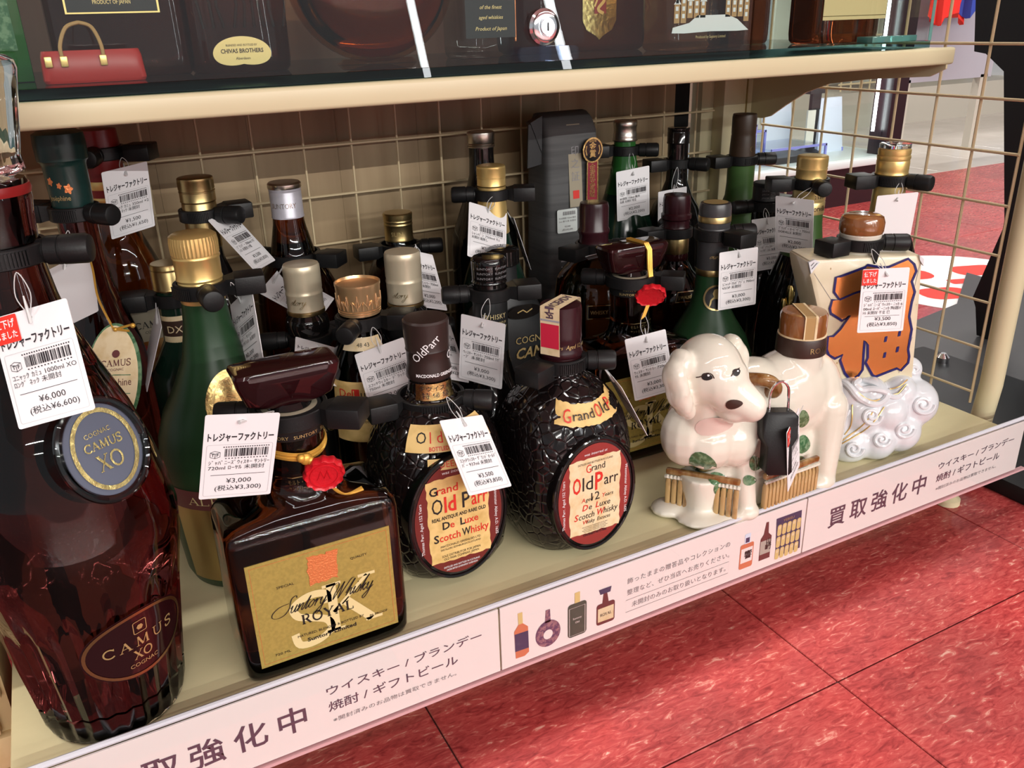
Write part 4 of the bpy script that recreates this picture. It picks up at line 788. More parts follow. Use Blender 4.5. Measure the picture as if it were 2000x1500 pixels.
FE = rev([(r, z) for r, z in CP], radians(-64), .070)
lb = obj('etched_label', disc_patch(0, 0, .0340, .0245, FE, .0012, 40, 6), 'maroon_glass', t)
g = ribbon(G(), ellipse(0, 0, .0318, .0225, 48), .0020, FE, .0016, closed=True); obj('label_rim', g, 'gold_dark', lb)
g = G(); serif(g, 'CAMUS', 0, -.0015, .0068, FE, w=.044, o=.0016, gap=.35); serif(g, 'XO', 0, -.0105, .0065, FE, w=.0115, o=.0016); put(g, 'COGNAC', 0, -.0160, .0028, FE, w=.018, o=.0016); ribbon(g, rrect(-.0038, .0038, .0080, .0165, .001), .0005, FE, .0016, closed=True); g.flat(ellipse(0, .012, .002, .002, 6), FE, .0016)
obj('lettering', g, 'gold_print', lb)

# --- square whisky with crescent stopper
def royal(X, Y, label, bodym, seal_dir):
    t = thing('whisky_bottle', label, 'bottle', (X, Y, 0))
    obj('glass_body', G().loft([(0, .0535, .0270, 9), (.0015, .0560, .0295, 10), (.006, .0572, .0305, 11), (.020, .0578, .0310, 11), (.1040, .0572, .0310, 11), (.1100, .0562, .0302, 10), (.1150, .0525, .0272, 9), (.1185, .0410, .0235, 5), (.1205, .0320, .0215, 3), (.1240, .0262, .0200, 2), (.1290, .0218, .0192, 2), (.1380, .0194, .0186, 2), (.1480, .0188, .0186, 2), (.1560, .0192, .0190, 2), (.1640, .0196, .0194, 2), (.1760, .0196, .0194, 2)], 96), bodym, t, sharp=50)
    obj('neck_foil', G().lathe([(.0198, .1640), (.0204, .1650), (.0205, .1745), (.0210, .1755), (.0210, .1800), (.0200, .1812)], 48), 'matte_black', t)
    g = G(); F = rev([(.0206, .16), (.0206, .18)], radians(-78), .1660); put(g, 'SUNTORY   SUNTORY   SUNTORY', 0, .0000, .0022, F, w=.056, o=.0003); put(g, 'SUNTORY  SUNTORY  SUNTORY', .004, .0045, .0022, F, w=.056, o=.0003); obj('neck_lettering', g, 'gold_print', t)
    F = rev([(.0192, .12), (.0192, .16)], radians(-78), .1290); g = G(); ribbon(g, [(-.024, .0095), (-.012, .0093), (0, .0092), (.012, .0093), (.024, .0095)], .0007, F, .0004); put(g, 'モルト・グレーン ウイスキー', .002, .0045, .0030, F, w=.034, o=.0004); put(g, 'サントリー株式会社 大阪市堂島浜', .002, .0005, .0022, F, w=.034, o=.0004); obj('neck_print', g, 'gold_dark', t)
    st = obj('stopper', G().loft([(.1840, .0150, .0095, 3), (.1860, .0230, .0110, 4), (.1890, .0275, .0120, 6), (.2020, .0318, .0140, 9), (.2085, .0330, .0150, 9), (.2105, .0322, .0143, 8), (.2112, .0300, .0125, 7)], 64), 'maroon_glass', t, sharp=30)
    obj('stopper_notch', G().add([(-.006, -.0142, .2020), (.006, -.0142, .2020), (0, -.0128, .1905), (0, -.0165, .2010)], [(0, 2, 3), (1, 3, 2), (0, 3, 1), (0, 1, 2)]), 'maroon_glass', st)
    obj('plug', G().lathe([(.0140, .1800), (.0145, .1825), (.0125, .1860)], 32), 'black_glass', t); obj('cork_disc', G().lathe([(.0175, .1798), (.0178, .1812), (.0150, .1818)], 40), 'beige_paper', t)
    F = front(-.0312); lb = obj('label', G().prism([(-.0480, .0125), (.0480, .0125), (.0480, .0925), (-.0480, .0925)], F, -.0002, .0003), 'royal_label', t)
    obj('label_border', ribbon(G(), [(-.0455, .0150), (.0455, .0150), (.0455, .0900), (-.0455, .0900)], .00035, F, .0005, closed=True), 'orange_foil', lb)
    g = G(); serif(g, 'S', -.0105, .0205, .0370, F, w=.031, o=.0005, wt=1.05); serif(g, 'K', .0160, .0235, .0380, F, w=.036, o=.0005); obj('monogram', g, 'cream_print', lb)
    rc = random.Random(2); cp = []
    for x0_, y0_, x1_, y1_ in ((-.0105, .0655, .0100, .0655), (.0100, .0655, .0108, .0860), (.0108, .0860, -.0090, .0860), (-.0090, .0860, -.0105, .0655)):
        cp += [(x0_ + (x1_ - x0_) * k / 9 + rc.uniform(-.0011, .0011), y0_ + (y1_ - y0_) * k / 9 + rc.uniform(-.0011, .0011)) for k in range(9)]
    obj('crest', G().prism(cp, F, .0003, .0008), 'orange_foil', lb)
    g = G(); script(g, 'Suntory Whisky', .001, .0488, .0052, .066, F, lw=.13, o=.0008); serif(g, 'ROYAL', 0, .0370, .0074, F, w=.0355, o=.0008, gap=.16, wt=1.05)
    put(g, 'SPECIAL', -.0250, .0700, .0018, F, w=.0115, o=.0008); put(g, 'QUALITY', .0250, .0755, .0018, F, w=.0115, o=.0008); put(g, 'MATURED, BLENDED & BOTTLED BY', .001, .0275, .0019, F, w=.046, o=.0008); put(g, 'Suntory Limited', .001, .0222, .0028, F, w=.034, o=.0008, bold=.02); put(g, '720 ML', -.0330, .0190, .0018, F, w=.0105, o=.0008); put(g, '86 PROOF', .0345, .0255, .0018, F, w=.0130, o=.0008)
    obj('lettering', g, 'ink', lb); return t
t = royal(.0165, .0405, 'square dark whisky bottle with gold label in the front row', 'amber_dark', 0)
# cord, wax seal
def seal(g_, c, u, v, r, th):
    F = plane(c, u, v); pl = [(r * (1 + .045 * cos(12 * a)) * cos(a), r * (1 + .045 * cos(12 * a)) * sin(a)) for a in [2 * pi * k / 72 for k in range(72)]]
    R = [[F(x * s, y * s, o) for x, y in pl] for s, o in ((.90, -th), (1, -th * .75), (1, th * .1), (.93, th * .35), (.86, th * .2), (.80, th * .15))]; return G().rings(R), F
cr = []
for k in range(5):
    cr.append(obj('gold_cord', G().tube([((.0202 + .0003 * (k % 2)) * cos(a), (.0200 + .0003 * (k % 2)) * sin(a), .1535 + k * .0011 - .0035 * max(0, cos(a + pi / 2 - .25)) ** 3) for a in [2 * pi * q / 40 for q in range(40)]], .0007, 5, True), 'cord', t))
obj('cord_knot', G().ball((.0015, -.0215, .1515), (.0042, .0030, .0042)).ball((.0040, -.0225, .1500), (.0028, .0026, .0032)).ball((-.0015, -.0222, .1530), (.0030, .0026, .0030)), 'cord', t)
sg, FS = seal(None, (.0105, -.0260, .1395), (.95, -.22, .0), (.0, -.25, .97), .0128, .0055)
so = obj('wax_seal', sg, 'wax', t, sharp=50)
obj('seal_relief', G().tube([FS(.0088 * cos(a), .0088 * sin(a), .0012) for a in [2 * pi * k / 32 for k in range(32)]], .0005, 5, True).tube([FS(-.004, -.003, .001), FS(-.002, .004, .001), FS(0, -.002, .001), FS(.002, .004, .001), FS(.004, -.003, .001)], .0006, 5), 'wax', so)
for k in range(4): obj('gold_cord', G().tube(crom([(.0130 + k * .0006, -.0240, .1315 - k * .0006), (.0185 + k * .0008, -.0250, .1240 - k * .0005), (.0260, -.0240, .1200 - k * .0002 + .0004 * k), (.0360, -.0220 + k * .0014, .1192)], 6), .0007, 5), 'cord', t)
t2 = royal(.3720, .1680, 'second square dark whisky bottle with gold label, behind the pebbled bottle and the dog', 'amber_dark', 1)
g = G().tube([(.0045, .012, .2120), (.0062, -.0135, .2122), (.0078, -.0162, .2070), (.0085, -.0170, .1900), (.0075, -.0225, .1720)], .0012, 6)
for k in (-1, 1): g.tube([(.0045 + k * .0018, .012, .2120), (.0062 + k * .0018, -.0135, .2122), (.0078 + k * .0018, -.0162, .2070), (.0085 + k * .0018, -.0170, .1900), (.0075 + k * .0012, -.0225, .1720)], .0012, 6)
obj('gold_cord', g, 'cord', t2)
sg, FS = seal(None, (.0030, -.0270, .1660), (.85, -.30, -.40), (.35, -.60, .72), .0128, .0055); obj('wax_seal', sg, 'wax', t2, sharp=50)
g = G()
for k in range(4): g.tube([(-.0035 + k * .0010, -.0300, .1590), (-.0110 + k * .0012, -.0330, .1480 + k * .0006)], .0007, 5)
obj('gold_cord', g, 'cord', t2)

# --- two pebbled round bottles with oval labels
PR = [(0, .030, 2.6), (.0015, .0365, 2.7), (.006, .0410, 2.9), (.018, .0470, 3.2), (.040, .0497, 3.4), (.085, .0500, 3.3), (.100, .0487, 3.0), (.112, .0462, 2.7), (.124, .0410, 2.4), (.133, .0340, 2.2), (.1405, .0245, 2.0), (.1450, .0188, 2), (.1500, .0168, 2), (.1600, .0156, 2), (.1750, .0150, 2)]
def pebble(X, Y, label, pale, hlf):
    t = thing('whisky_bottle', label, 'bottle', (X, Y, 0))
    secs = []
    for a, b in zip(PR, PR[1:]):
        n = max(1, int((b[0] - a[0]) / .006)); secs += [tuple(a[i] + (b[i] - a[i]) * k / n for i in range(3)) for k in range(n)]
    secs.append(PR[-1])
    obj('glass_body', G().loft([(z, r, r * .97, e) for z, r, e in secs], 80), 'pebble_glass', t, sharp=60)
    F = front(-.0492, -.004 if not pale else 0, .0625 if not pale else .0575); rx, ry = hlf
    pn = obj('oval_panel', G().prism(ellipse(0, 0, rx + .0050, ry + .0050, 64), F, -.014, .0012), 'black_glass', t)
    obj('panel_rim', G().tube([F((rx + .0036) * cos(a), (ry + .0036) * sin(a), .0012) for a in [2 * pi * k / 64 for k in range(64)]], .0016, 8, True), 'black_glass', pn)
    lb = obj('oval_label', G().flat(ellipse(0, 0, rx, ry, 64), F, .0016), 'oxblood' if not pale else 'oxred', t)
    rnd = random.Random(5); w_, h_ = rx * .70, ry * .74; sc_ = []
    def edge(x0, y0, x1, y1, n):
        for k in range(n): sc_.append((x0 + (x1 - x0) * k / n + rnd.uniform(-.0007, .0007), y0 + (y1 - y0) * k / n + rnd.uniform(-.0007, .0007)))
    edge(-w_, -h_, w_, -h_, 14); edge(w_, -h_, w_, h_, 18); edge(w_, h_, -w_, h_, 14); edge(-w_, h_, -w_, -h_, 18)
    obj('scroll', G().flat(sc_, F, .0019), 'parchment' if not pale else 'parchment_pale', lb)
    gi, gr, gw = G(), G(), G(); o = .0022
    if not pale:
        put(gi, 'G', -.0195, .0235, .0068, F, o=o, bold=.02); put(gr, 'rand', -.0168, .0235, .0066, F, al='L', w=.0170, o=o, bold=.01)
        put(gi, 'O', -.0172, .0075, .0130, F, w=.0085, o=o); put(gr, 'ld', -.0115, .0075, .0130, F, al='L', w=.0095, o=o, bold=.02); put(gi, 'P', .0030, .0075, .0130, F, al='L', w=.0065, o=o, bold=.01); put(gr, 'arr', .0105, .0075, .0120, F, al='L', w=.0135, o=o, bold=.01)
        put(gi, 'REAL ANTIQUE AND RARE OLD', 0, .0015, .0030, F, w=.044, o=o, bold=.02)
        put(gi, 'D', -.0110, -.0068, .0062, F, o=o, bold=.02); put(gr, 'e', -.0078, -.0068, .0058, F, al='L', o=o, bold=.01); put(gi, 'L', .0005, -.0068, .0062, F, al='L', o=o, bold=.02); put(gr, 'uxe', .0042, -.0068, .0058, F, al='L', w=.0112, o=o, bold=.01)
        put(gi, 'S', -.0215, -.0168, .0066, F, al='L', o=o, bold=.02); put(gr, 'cotch', -.0170, -.0168, .0062, F, al='L', w=.0170, o=o, bold=.01); put(gi, 'W', .0015, -.0168, .0066, F, al='L', w=.0070, o=o, bold=.01); put(gr, 'hisky', .0088, -.0168, .0064, F, al='L', w=.0150, o=o, bold=.01)
        put(gi, 'MACDONALD GREENLEES LTD', 0, -.0222, .0018, F, w=.033, o=o); put(gi, 'DISTILLERS EDINBURGH SCOTLAND', 0, -.0250, .0016, F, w=.033, o=o); put(gi, 'SOLE DISTRIBUTOR FOR JAPAN', 0, -.0310, .0020, F, w=.032, o=o); put(gi, 'OLD PARR COMPANY, JAPAN', 0, -.0338, .0020, F, w=.029, o=o)
        put(gw, 'was interred at', 0, .0390, .0026, F, w=.024, o=o, shear=.2); put(gw, 'DISTILLED AND BOTTLED IN SCOTLAND', 0, -.0410, .0016, F, w=.030, o=o); put(gw, 'UNDER BRITISH GOVERNMENT SUPERVISION', 0, -.0436, .0016, F, w=.026, o=o)
    else:
        put(gi, 'DISTILLED AND BOTTLED IN SCOTLAND', 0, .0290, .0017, F, w=.032, o=o); put(gr, 'G', -.0062, .0212, .0074, F, w=.0046, o=o); put(gi, 'rand', -.0034, .0222, .0058, F, al='L', w=.0122, o=o)
        put(gr, 'O', -.0170, .0052, .0140, F, w=.0072, o=o, bold=.015); put(gi, 'ld', -.0118, .0062, .0122, F, al='L', w=.0095, o=o); put(gr, 'P', -.0002, .0045, .0155, F, al='L', w=.0072, o=o, bold=.015); put(gi, 'arr', .0082, .0068, .0098, F, al='L', w=.0132, o=o)
        put(gi, '12', .0002, -.0045, .0072, F, o=o); put(gr, 'A', -.0110, -.0040, .0036, F, o=o, shear=.2); put(gi, 'ged', -.0090, -.0040, .0034, F, al='L', o=o, shear=.2); put(gr, 'Y', .0060, -.0040, .0036, F, al='L', o=o, shear=.2); put(gi, 'ears', .0090, -.0040, .0034, F, al='L', o=o, shear=.2)
        put(gr, 'D', -.0095, -.0118, .0052, F, o=o, shear=.2, bold=.01); put(gi, 'e', -.0062, -.0118, .0050, F, al='L', o=o, shear=.2); put(gr, 'L', .0005, -.0118, .0052, F, al='L', o=o, shear=.2, bold=.01); put(gi, 'uxe', .0040, -.0118, .0050, F, al='L', w=.010, o=o, shear=.2)
        put(gr, 'S', -.0195, -.0192, .0056, F, al='L', o=o, shear=.2, bold=.01); put(gi, 'cotch', -.0155, -.0192, .0052, F, al='L', w=.0145, o=o, shear=.2); put(gr, 'W', .0010, -.0192, .0056, F, al='L', w=.0070, o=o, shear=.2, bold=.01); put(gi, 'hisky', .0080, -.0192, .0054, F, al='L', w=.0130, o=o, shear=.2)
        put(gr, 'W', -.0120, -.0242, .0036, F, al='L', o=o, shear=.2); put(gi, 'hisky  Escoces', -.0082, -.0242, .0034, F, al='L', w=.0225, o=o, shear=.2)
        for k in range(4): put(gi, 'MACDONALD GREENLEES DISTILLERS', 0, -.0275 - k * .0015, .0008, F, w=.024 - .003 * (k % 2), o=o)
        put(gi, 'CONTENIDO NETO 750ml', 0, -.0355, .0022, F, w=.022, o=o, bold=.02)
        put(gw, 'was interred at', 0, .0365, .0022, F, w=.021, o=o, shear=.2)
    obj('side_lettering', put(G(), 'Thomas Parr. Aged 152 Years', -rx * .83, -.002, .0024, F, w=.044, rot=pi / 2, o=o), 'card', lb); obj('side_lettering', put(G(), 'Westminster Abbey A.D. 1635', rx * .83, -.002, .0024, F, w=.044, rot=-pi / 2, o=o), 'card', lb)
    obj('black_lettering', gi, 'ink', lb); obj('red_lettering', gr, 'brightred', lb); obj('white_lettering', gw, 'card', lb)
    return t
t = pebble(.1330, .0905, 'pebbled black round bottle with oval label and tall brown cap', False, (.0355, .0480))
RP = [(.0470, .095), (.0462, .112), (.0410, .124), (.0340, .133), (.0245, .1405), (.0188, .145), (.0168, .150), (.0156, .16)]
obj('cap', G().lathe([(.0166, .1590), (.0172, .1600), (.0170, .1660), (.0158, .1720), (.0160, .1800), (.0166, .1815), (.0162, .1830), (.0170, .1950), (.0171, .2030), (.0160, .2046), (.010, .2050)], 64), 'parr_cap', t)
F = rev([(.0172, .156), (.0160, .176), (.0166, .19)], radians(-105), .1800); g = G(); put(g, 'OldParr', -.001, .0030, .0062, F, w=.026, rot=.75, o=.0006); put(g, 'Old', .0220, -.0030, .0062, F, rot=.75, o=.0006); put(g, 'MACDONALD GREENLEES', .004, -.0165, .0024, F, w=.030, o=.0010, bold=.02); obj('cap_lettering', g, 'card', t)
F = rev([(.0186, .146), (.0176, .151), (.0172, .16)], radians(-98), .1535); nb = obj('neck_label', patch(-.0150, .0150, -.0080, .0048, F, .0008), 'gold_leaf', t); g = G(); put(g, 'チウイスキ', .000, -.0005, .0030, F, w=.024, o=.0009); put(g, '特 ㊙ 級', 0, -.0060, .0036, F, w=.020, o=.0009); ribbon(g, [(-.014, .0035), (.014, .0035)], .0004, F, .0009); obj('print', g, 'ink', nb)
F = rev([(r * 1.06, z) for r, z in RP], radians(-93), .1255); sl = obj('shoulder_label', patch(-.0330, .0330, -.0085, .0085, F, .0012, 20, 6), 'parchment', t); g1, g2 = G(), G()
for k, (ch, rd) in enumerate((('O', 0), ('l', 1), ('d', 1), ('P', 0), ('a', 1), ('r', 1), ('r', 1))): put(g2 if rd else g1, ch.lower() if k == 3 else ch, -.0225 + k * .0066 + (.004 if k > 2 else 0), -.0020, .0068, F, o=.0016)
put(g2, 'BOTTLED IN SCOTLAND', 0, -.0072, .0028, F, w=.034, o=.0016, bold=.02); obj('print', g1, 'ink', sl); obj('print', g2, 'brightred', sl)
F = rev([(.0520, .06), (.0520, .105), (.0480, .118)], radians(-95), .1095); ql = obj('strip_label', patch(-.020, .020, -.0040, .0040, F, .0016), 'parchment', t); obj('print', put(G(), 'QUEEN SIZE', 0, -.0022, .0044, F, w=.034, o=.0020), 'brightred', ql)

t = pebble(.2385, .0735, 'pebbled black round bottle with paper tax strip over a maroon cap', True, (.0335, .0450))
obj('cap', G().lathe([(.0162, .1600), (.0172, .1620), (.0170, .1650), (.0160, .1670), (.0162, .1740), (.0166, .1760), (.0163, .1780), (.0165, .1960), (.0158, .2010), (.010, .2020)], 64), 'maroon_cap', t)
obj('neck_foil', G().lathe([(.0170, .1440), (.0172, .146), (.0168, .155), (.0162, .160)], 48), 'maroon_glass', t)
F = rev([(.0164, .16), (.0166, .20)], radians(-90), .1690); g = G(); put(g, 'Aged 12 years', .006, 0, .0034, F, w=.022, o=.0006, shear=.2); put(g, 'years', -.012, 0, .0030, F, o=.0006, shear=.2); obj('cap_lettering', g, 'gold_print', t)
# tax strip folded over the cap
def strip(s, wv, d=0):
    a = radians(-150); e1 = Vector((cos(a), sin(a), 0)); e2 = Vector((-sin(a), cos(a), 0)); r = .0168 + d; zt = .2024 + d
    if s < .038: p = e1 * r + Vector((0, 0, .164 + s))
    elif s < .072: p = e1 * (r - (s - .038)) + Vector((0, 0, zt))
    else: p = -e1 * r + Vector((0, 0, zt - (s - .072)))
    return tuple(p + e2 * wv)
def stripq(s0, s1, w0, w1, d, n=16):
    g = G(); S = [s0 + (s1 - s0) * k / n for k in range(n + 1)]; v = [strip(s, w0, d) for s in S] + [strip(s, w1, d) for s in S]; return g.add(v, [(k, k + 1, n + 2 + k, n + 1 + k) for k in range(n)])
tx = obj('tax_strip', stripq(0, .100, -.0085, .0085, .0004, 60), 'parchment_pale', t); obj('strip_colour', stripq(.006, .0255, -.0080, .0080, .0006), 'red_pink', tx); obj('strip_colour', stripq(.0275, .0290, -.0085, .0085, .0006), 'lilac_cap', tx)
g = G(); fs_ = lambda x, y, d=0: strip(x, y, d); put(g, 'HACIENDA', .0520, -.0040, .0075, fs_, w=.036, o=.0007, bold=.02); put(g, 'R', .0325, -.003, .006, fs_, o=.0007, bold=.02); ribbon(g, [(.028, .0065), (.072, .0065)], .0012, fs_, .0007); ribbon(g, [(.028, -.0072), (.072, -.0072)], .0012, fs_, .0007); obj('print', g, 'plum_print', tx)
F = rev([(r * 1.03, z) for r, z in RP], radians(-82), .1235)
rnd = random.Random(3); N = 30; v = [F(-.034 + .068 * k / N, -.0075 + .0040 * (abs(k - N / 2) / (N / 2)) ** 2 + rnd.uniform(-.0006, .0006), .0012) for k in range(N + 1)] + [F(-.034 + .068 * k / N, .0078 + .0040 * (abs(k - N / 2) / (N / 2)) ** 2 + rnd.uniform(-.0006, .0006), .0012) for k in range(N + 1)]
sl = obj('shoulder_label', G().add(v, [(k, k + 1, N + 2 + k, N + 1 + k) for k in range(N)]), 'parchment', t); g1, g2 = G(), G()
put(g2, 'G', -.0245, -.0030, .0092, F, w=.0060, o=.0016); put(g1, 'rand', -.0200, -.0020, .0066, F, al='L', w=.0175, o=.0016); put(g2, 'O', .0020, -.0028, .0092, F, w=.0058, o=.0016); put(g1, 'ld', .0060, -.0014, .0080, F, al='L', w=.0078, o=.0016); put(g2, 'P', .0155, -.0015, .0092, F, w=.0052, o=.0016); put(g1, 'arr', .0190, .0002, .0062, F, al='L', w=.0095, o=.0016); obj('print', g1, 'ink', sl); obj('print', g2, 'brightred', sl)

# --- porcelain dog decanter
def cap_(g, a, b, r0, r1, n=10):
    a, b = Vector(a), Vector(b)
    for k in range(n + 1): g.ball(tuple(a.lerp(b, k / n)), r0 + (r1 - r0) * k / n, 14, 10)
g = G()
g.ball((.452, .040, .088), (.056, .031, .044), 20, 14); g.ball((.405, .040, .092), (.050, .030, .040), 18, 12); g.ball((.480, .038, .080), (.030, .028, .044), 16, 12)
g.ball((.362, .036, .084), (.040, .032, .036), 18, 12); g.ball((.352, .022, .074), (.026, .022, .024)); g.ball((.336, .034, .080), (.022, .022, .028)); g.ball((.372, .014, .072), (.022, .016, .022)); g.ball((.385, .020, .082), (.018, .018, .022))
cap_(g, (.383, .018, .066), (.3845, .0085, .008), .0125, .0100); g.ball((.3840, .0065, .006), (.0125, .0120, .008)); cap_(g, (.486, .022, .075), (.4800, .0130, .008), .0190, .0125); g.ball((.4760, .0100, .007), (.0165, .0120, .0085))
cap_(g, (.350, .030, .100), (.345, .024, .130), .026, .026, 6)
g.ball((.343, .0200, .1410), (.0275, .0290, .0305), 20, 14); g.ball((.346, .0060, .1370), (.0225, .0190, .0220), 18, 12)
cap_(g, (.348, .004, .130), (.362, -.0110, .1170), .0190, .0128, 8); g.ball((.354, .000, .1120), (.0150, .0150, .0100)); g.ball((.364, -.0120, .1130), (.0105, .0085, .0075))
for c_, r_ in (((.3155, .0200, .1530), (.009, .012, .013)), ((.3065, .0165, .1450), (.0085, .0125, .014)), ((.3080, .0140, .1340), (.0075, .0125, .016)), ((.3125, .0125, .1240), (.0065, .0110, .013)), ((.3180, .0120, .1160), (.0055, .0085, .009)), ((.3740, .0290, .1520), (.009, .012, .012)), ((.3800, .0270, .1430), (.007, .012, .014)), ((.3790, .0240, .1330), (.0055, .011, .013))): g.ball(c_, r_)
bm_ = G().loft([(0, .058, .024, 4, .415, .038), (.012, .060, .025, 4, .415, .038), (.05, .062, .026, 4, .414, .038), (.07, .064, .022, 4, .412, .040)], 48); g.add(bm_.v, bm_.f)
g.add(*[(q.v, q.f) for q in [G().loft([(0, .018, .016, 2.5, .358, .032), (.010, .018, .016, 2.5, .358, .032), (.040, .022, .019, 2.5, .357, .031)], 32)]][0])
g.ball((.332, .046, .005), (.018, .016, .006)); g.ball((.350, .024, .004), (.026, .026, .005)); g.ball((.372, .010, .004), (.02, .012, .005))
g.add(*[(q.v, q.f) for q in [G().lathe([(.0195, .10), (.0195, .133)], 24, (.459, .035))]][0])
dogm = fuse('dog_body', g, .0019, 7)
dg = thing('dog_decanter', 'white porcelain dog decanter with green leaves and a brown picket base', 'decanter', (.40, .03, 0))
DO = Vector((.40, .03, 0))
bvh = BVHTree.FromPolygons([tuple(v.co) for v in dogm.vertices], [tuple(p.vertices) for p in dogm.polygons])
dogm.transform(Matrix.Translation(-DO)); dogm.materials.append(MT['porcelain']); obj('body', dogm, None, dg)
def onsurf(px, py, b=None):
    h = (b or bvh).ray_cast(CAM, ray(px, py).normalized()); return (h[0], h[1]) if h[0] else (None, None)
def decal(name, pts, m, parent, off, o=.0004, b=None, label=None):
    """painted patch: the outline is laid on the surface itself and offset along its normal"""
    c = (sum(p[0] for p in pts) / len(pts), sum(p[1] for p in pts) / len(pts)); V = []; rings_ = (0.0, .34, .67, 1.0)
    for s in rings_[1:]:
        for p in pts:
            h, n = onsurf(c[0] + (p[0] - c[0]) * s, c[1] + (p[1] - c[1]) * s, b)
            if h is None: return None
            V.append(tuple(h + n * o - off))
    h, n = onsurf(*c, b)
    if h is None: return None
    k = len(pts); V.append(tuple(h + n * o - off)); f = [(3 * k, i, (i + 1) % k) for i in range(k)]
    for r in range(2): f += [(r * k + i, (r + 1) * k + i, (r + 1) * k + (i + 1) % k, r * k + (i + 1) % k) for i in range(k)]
    return obj(name, G().add(V, f), m, parent, sharp=80)
def leaf(cx, cy, L_, W_, rot):
    return [(cx + cos(rot) * a - sin(rot) * b_, cy + sin(rot) * a + cos(rot) * b_) for a, b_ in [(L_ * cos(t), W_ * sin(t) * (1 - .25 * cos(t))) for t in [2 * pi * k / 16 for k in range(16)]]]
for q in ((1373, 904, 28, 19, .3), (1402, 935, 18, 13, .1), (1413, 958, 20, 14, .4), (1476, 905, 13, 14, 0), (1464, 938, 13, 10, 0), (1569, 818, 11, 17, .2), (1569, 868, 13, 18, .2), (1565, 905, 13, 14, .2)): decal('painted_leaf', leaf(*q), 'glaze_green', dg, DO)
for q in ((1381, 736, 11, 7, .15), (1438, 727, 8, 7, -.6)): decal('eye', leaf(*q), 'ink', dg, DO, .0005)
for q in ((1384, 733, 2.4, 2, 0), (1440, 725, 2, 1.6, 0)): decal('eye_glint', leaf(*q), 'card', dg, DO, .0009)
decal('nose', leaf(1434, 789, 17, 9, -.12), 'dark_band', dg, DO, .0006); decal('mouth_blush', leaf(1395, 832, 38, 17, -.15), 'porcelain_pink', dg, DO, .0003)
for px_ in ([(1360, 737), (1370, 735), (1380, 729), (1390, 731), (1395, 739)], [(1428, 735), (1434, 725), (1444, 719)]):
    q = [onsurf(*a) for a in crom2(px_)]; q = [h + n * .0004 - DO for h, n in q if h is not None]
    if len(q) > 3: obj('brow_line', G().tube(q, .0004, 5), 'dark_band', dg)
# picket base
def pickets(p0, p1, z0, z1, n, parent):
    a, b = Vector(p0), Vector(p1); u = (b - a).normalized(); nr = Vector((u.y, -u.x, 0)); L_ = (b - a).length; w_ = L_ / n
    me = obj_mesh(G().loft([(z0, w_ * .40, .0022, 3), (z0 + .004, w_ * .46, .0028, 3), (z1 - .004, w_ * .46, .0028, 3), (z1, w_ * .36, .0018, 2.4)], 12), 'picket', 'glaze_tan')
    for k in range(n):
        o = obj('picket', me, None, parent, tuple(a + u * (w_ * (k + .5)) + nr * .0012 - DO)); o.rotation_euler = (0, 0, atan2(u.y, u.x))
    M_ = Matrix.Translation(Vector(((a + b) / 2)) - DO) @ Matrix.Rotation(atan2(u.y, u.x), 4, 'Z')
    obj('rail', bevbox(-L_ / 2, L_ / 2, -.003, .002, z1 + .004, z1 + .0095, .0015).xf(M_), 'glaze_brown', parent); obj('rope_trim', G().tube([tuple(M_ @ Vector((-L_ / 2 + L_ * i / 40, -.002 - .0006 * (i % 2), z1 + .0015 + .0006 * (i % 2)))) for i in range(41)], .0018, 6), 'porcelain', parent)
pickets((.330, .0500, 0), (.3700, .0010, 0), .004, .034, 12, dg); pickets((.398, .0030, 0), (.463, .0050, 0), .004, .030, 15, dg)
# bottle neck, stopper and strip
C0 = (.459, .035)
obj('neck_band', G().lathe([(.0212, .1300), (.0215, .1310), (.0210, .1450), (.0205, .1460)], 48, (C0[0] - DO.x, C0[1] - DO.y)), 'dark_band', dg)
sp = obj('stopper', G().lathe([(.0196, .1462), (.0198, .1480), (.0198, .1640), (.0185, .1665), (.010, .1670)], 40, (C0[0] - DO.x, C0[1] - DO.y)), 'wood_cap', dg)
def over(s0, s1, w0, w1, d=.0004, R_=.0200, zt=.1672, n=24):
    a = radians(-118); e1 = Vector((cos(a), sin(a), 0)); e2 = Vector((-sin(a), cos(a), 0)); g = G(); P_ = []
    for k in range(n + 1):
        s = s0 + (s1 - s0) * k / n
        q = e1 * (R_ + d) + Vector((0, 0, zt - .02 + s)) if s < .02 else e1 * (R_ + d - (s - .02)) + Vector((0, 0, zt + d))
        P_.append(q + Vector((C0[0], C0[1], 0)) - DO)
    return g.add([tuple(q + e2 * w0) for q in P_] + [tuple(q + e2 * w1) for q in P_], [(k, k + 1, n + 2 + k, n + 1 + k) for k in range(n)])
obj('paper_strip', over(0, .058, -.0045, .0045), 'tan_strap', sp); obj('strip_edge', over(0, .058, .0035, .0055, .0006), 'parchment_pale', sp); obj('strip_edge', over(0, .058, -.0055, -.0045, .0006), 'parchment_pale', sp)
obj('paper_seam', G().lathe([(.0200, .1455), (.0206, .1462), (.0206, .1470), (.0200, .1474)], 40, (C0[0] - DO.x, C0[1] - DO.y)), 'parchment_pale', sp)
F = rev([(.0214, .13), (.0211, .145)], radians(-95), .1345, (C0[0] - DO.x, C0[1] - DO.y)); obj('neck_lettering', put(G(), 'ROYAL', .004, 0, .0048, F, w=.022, o=.0004), 'gold_dark', dg)
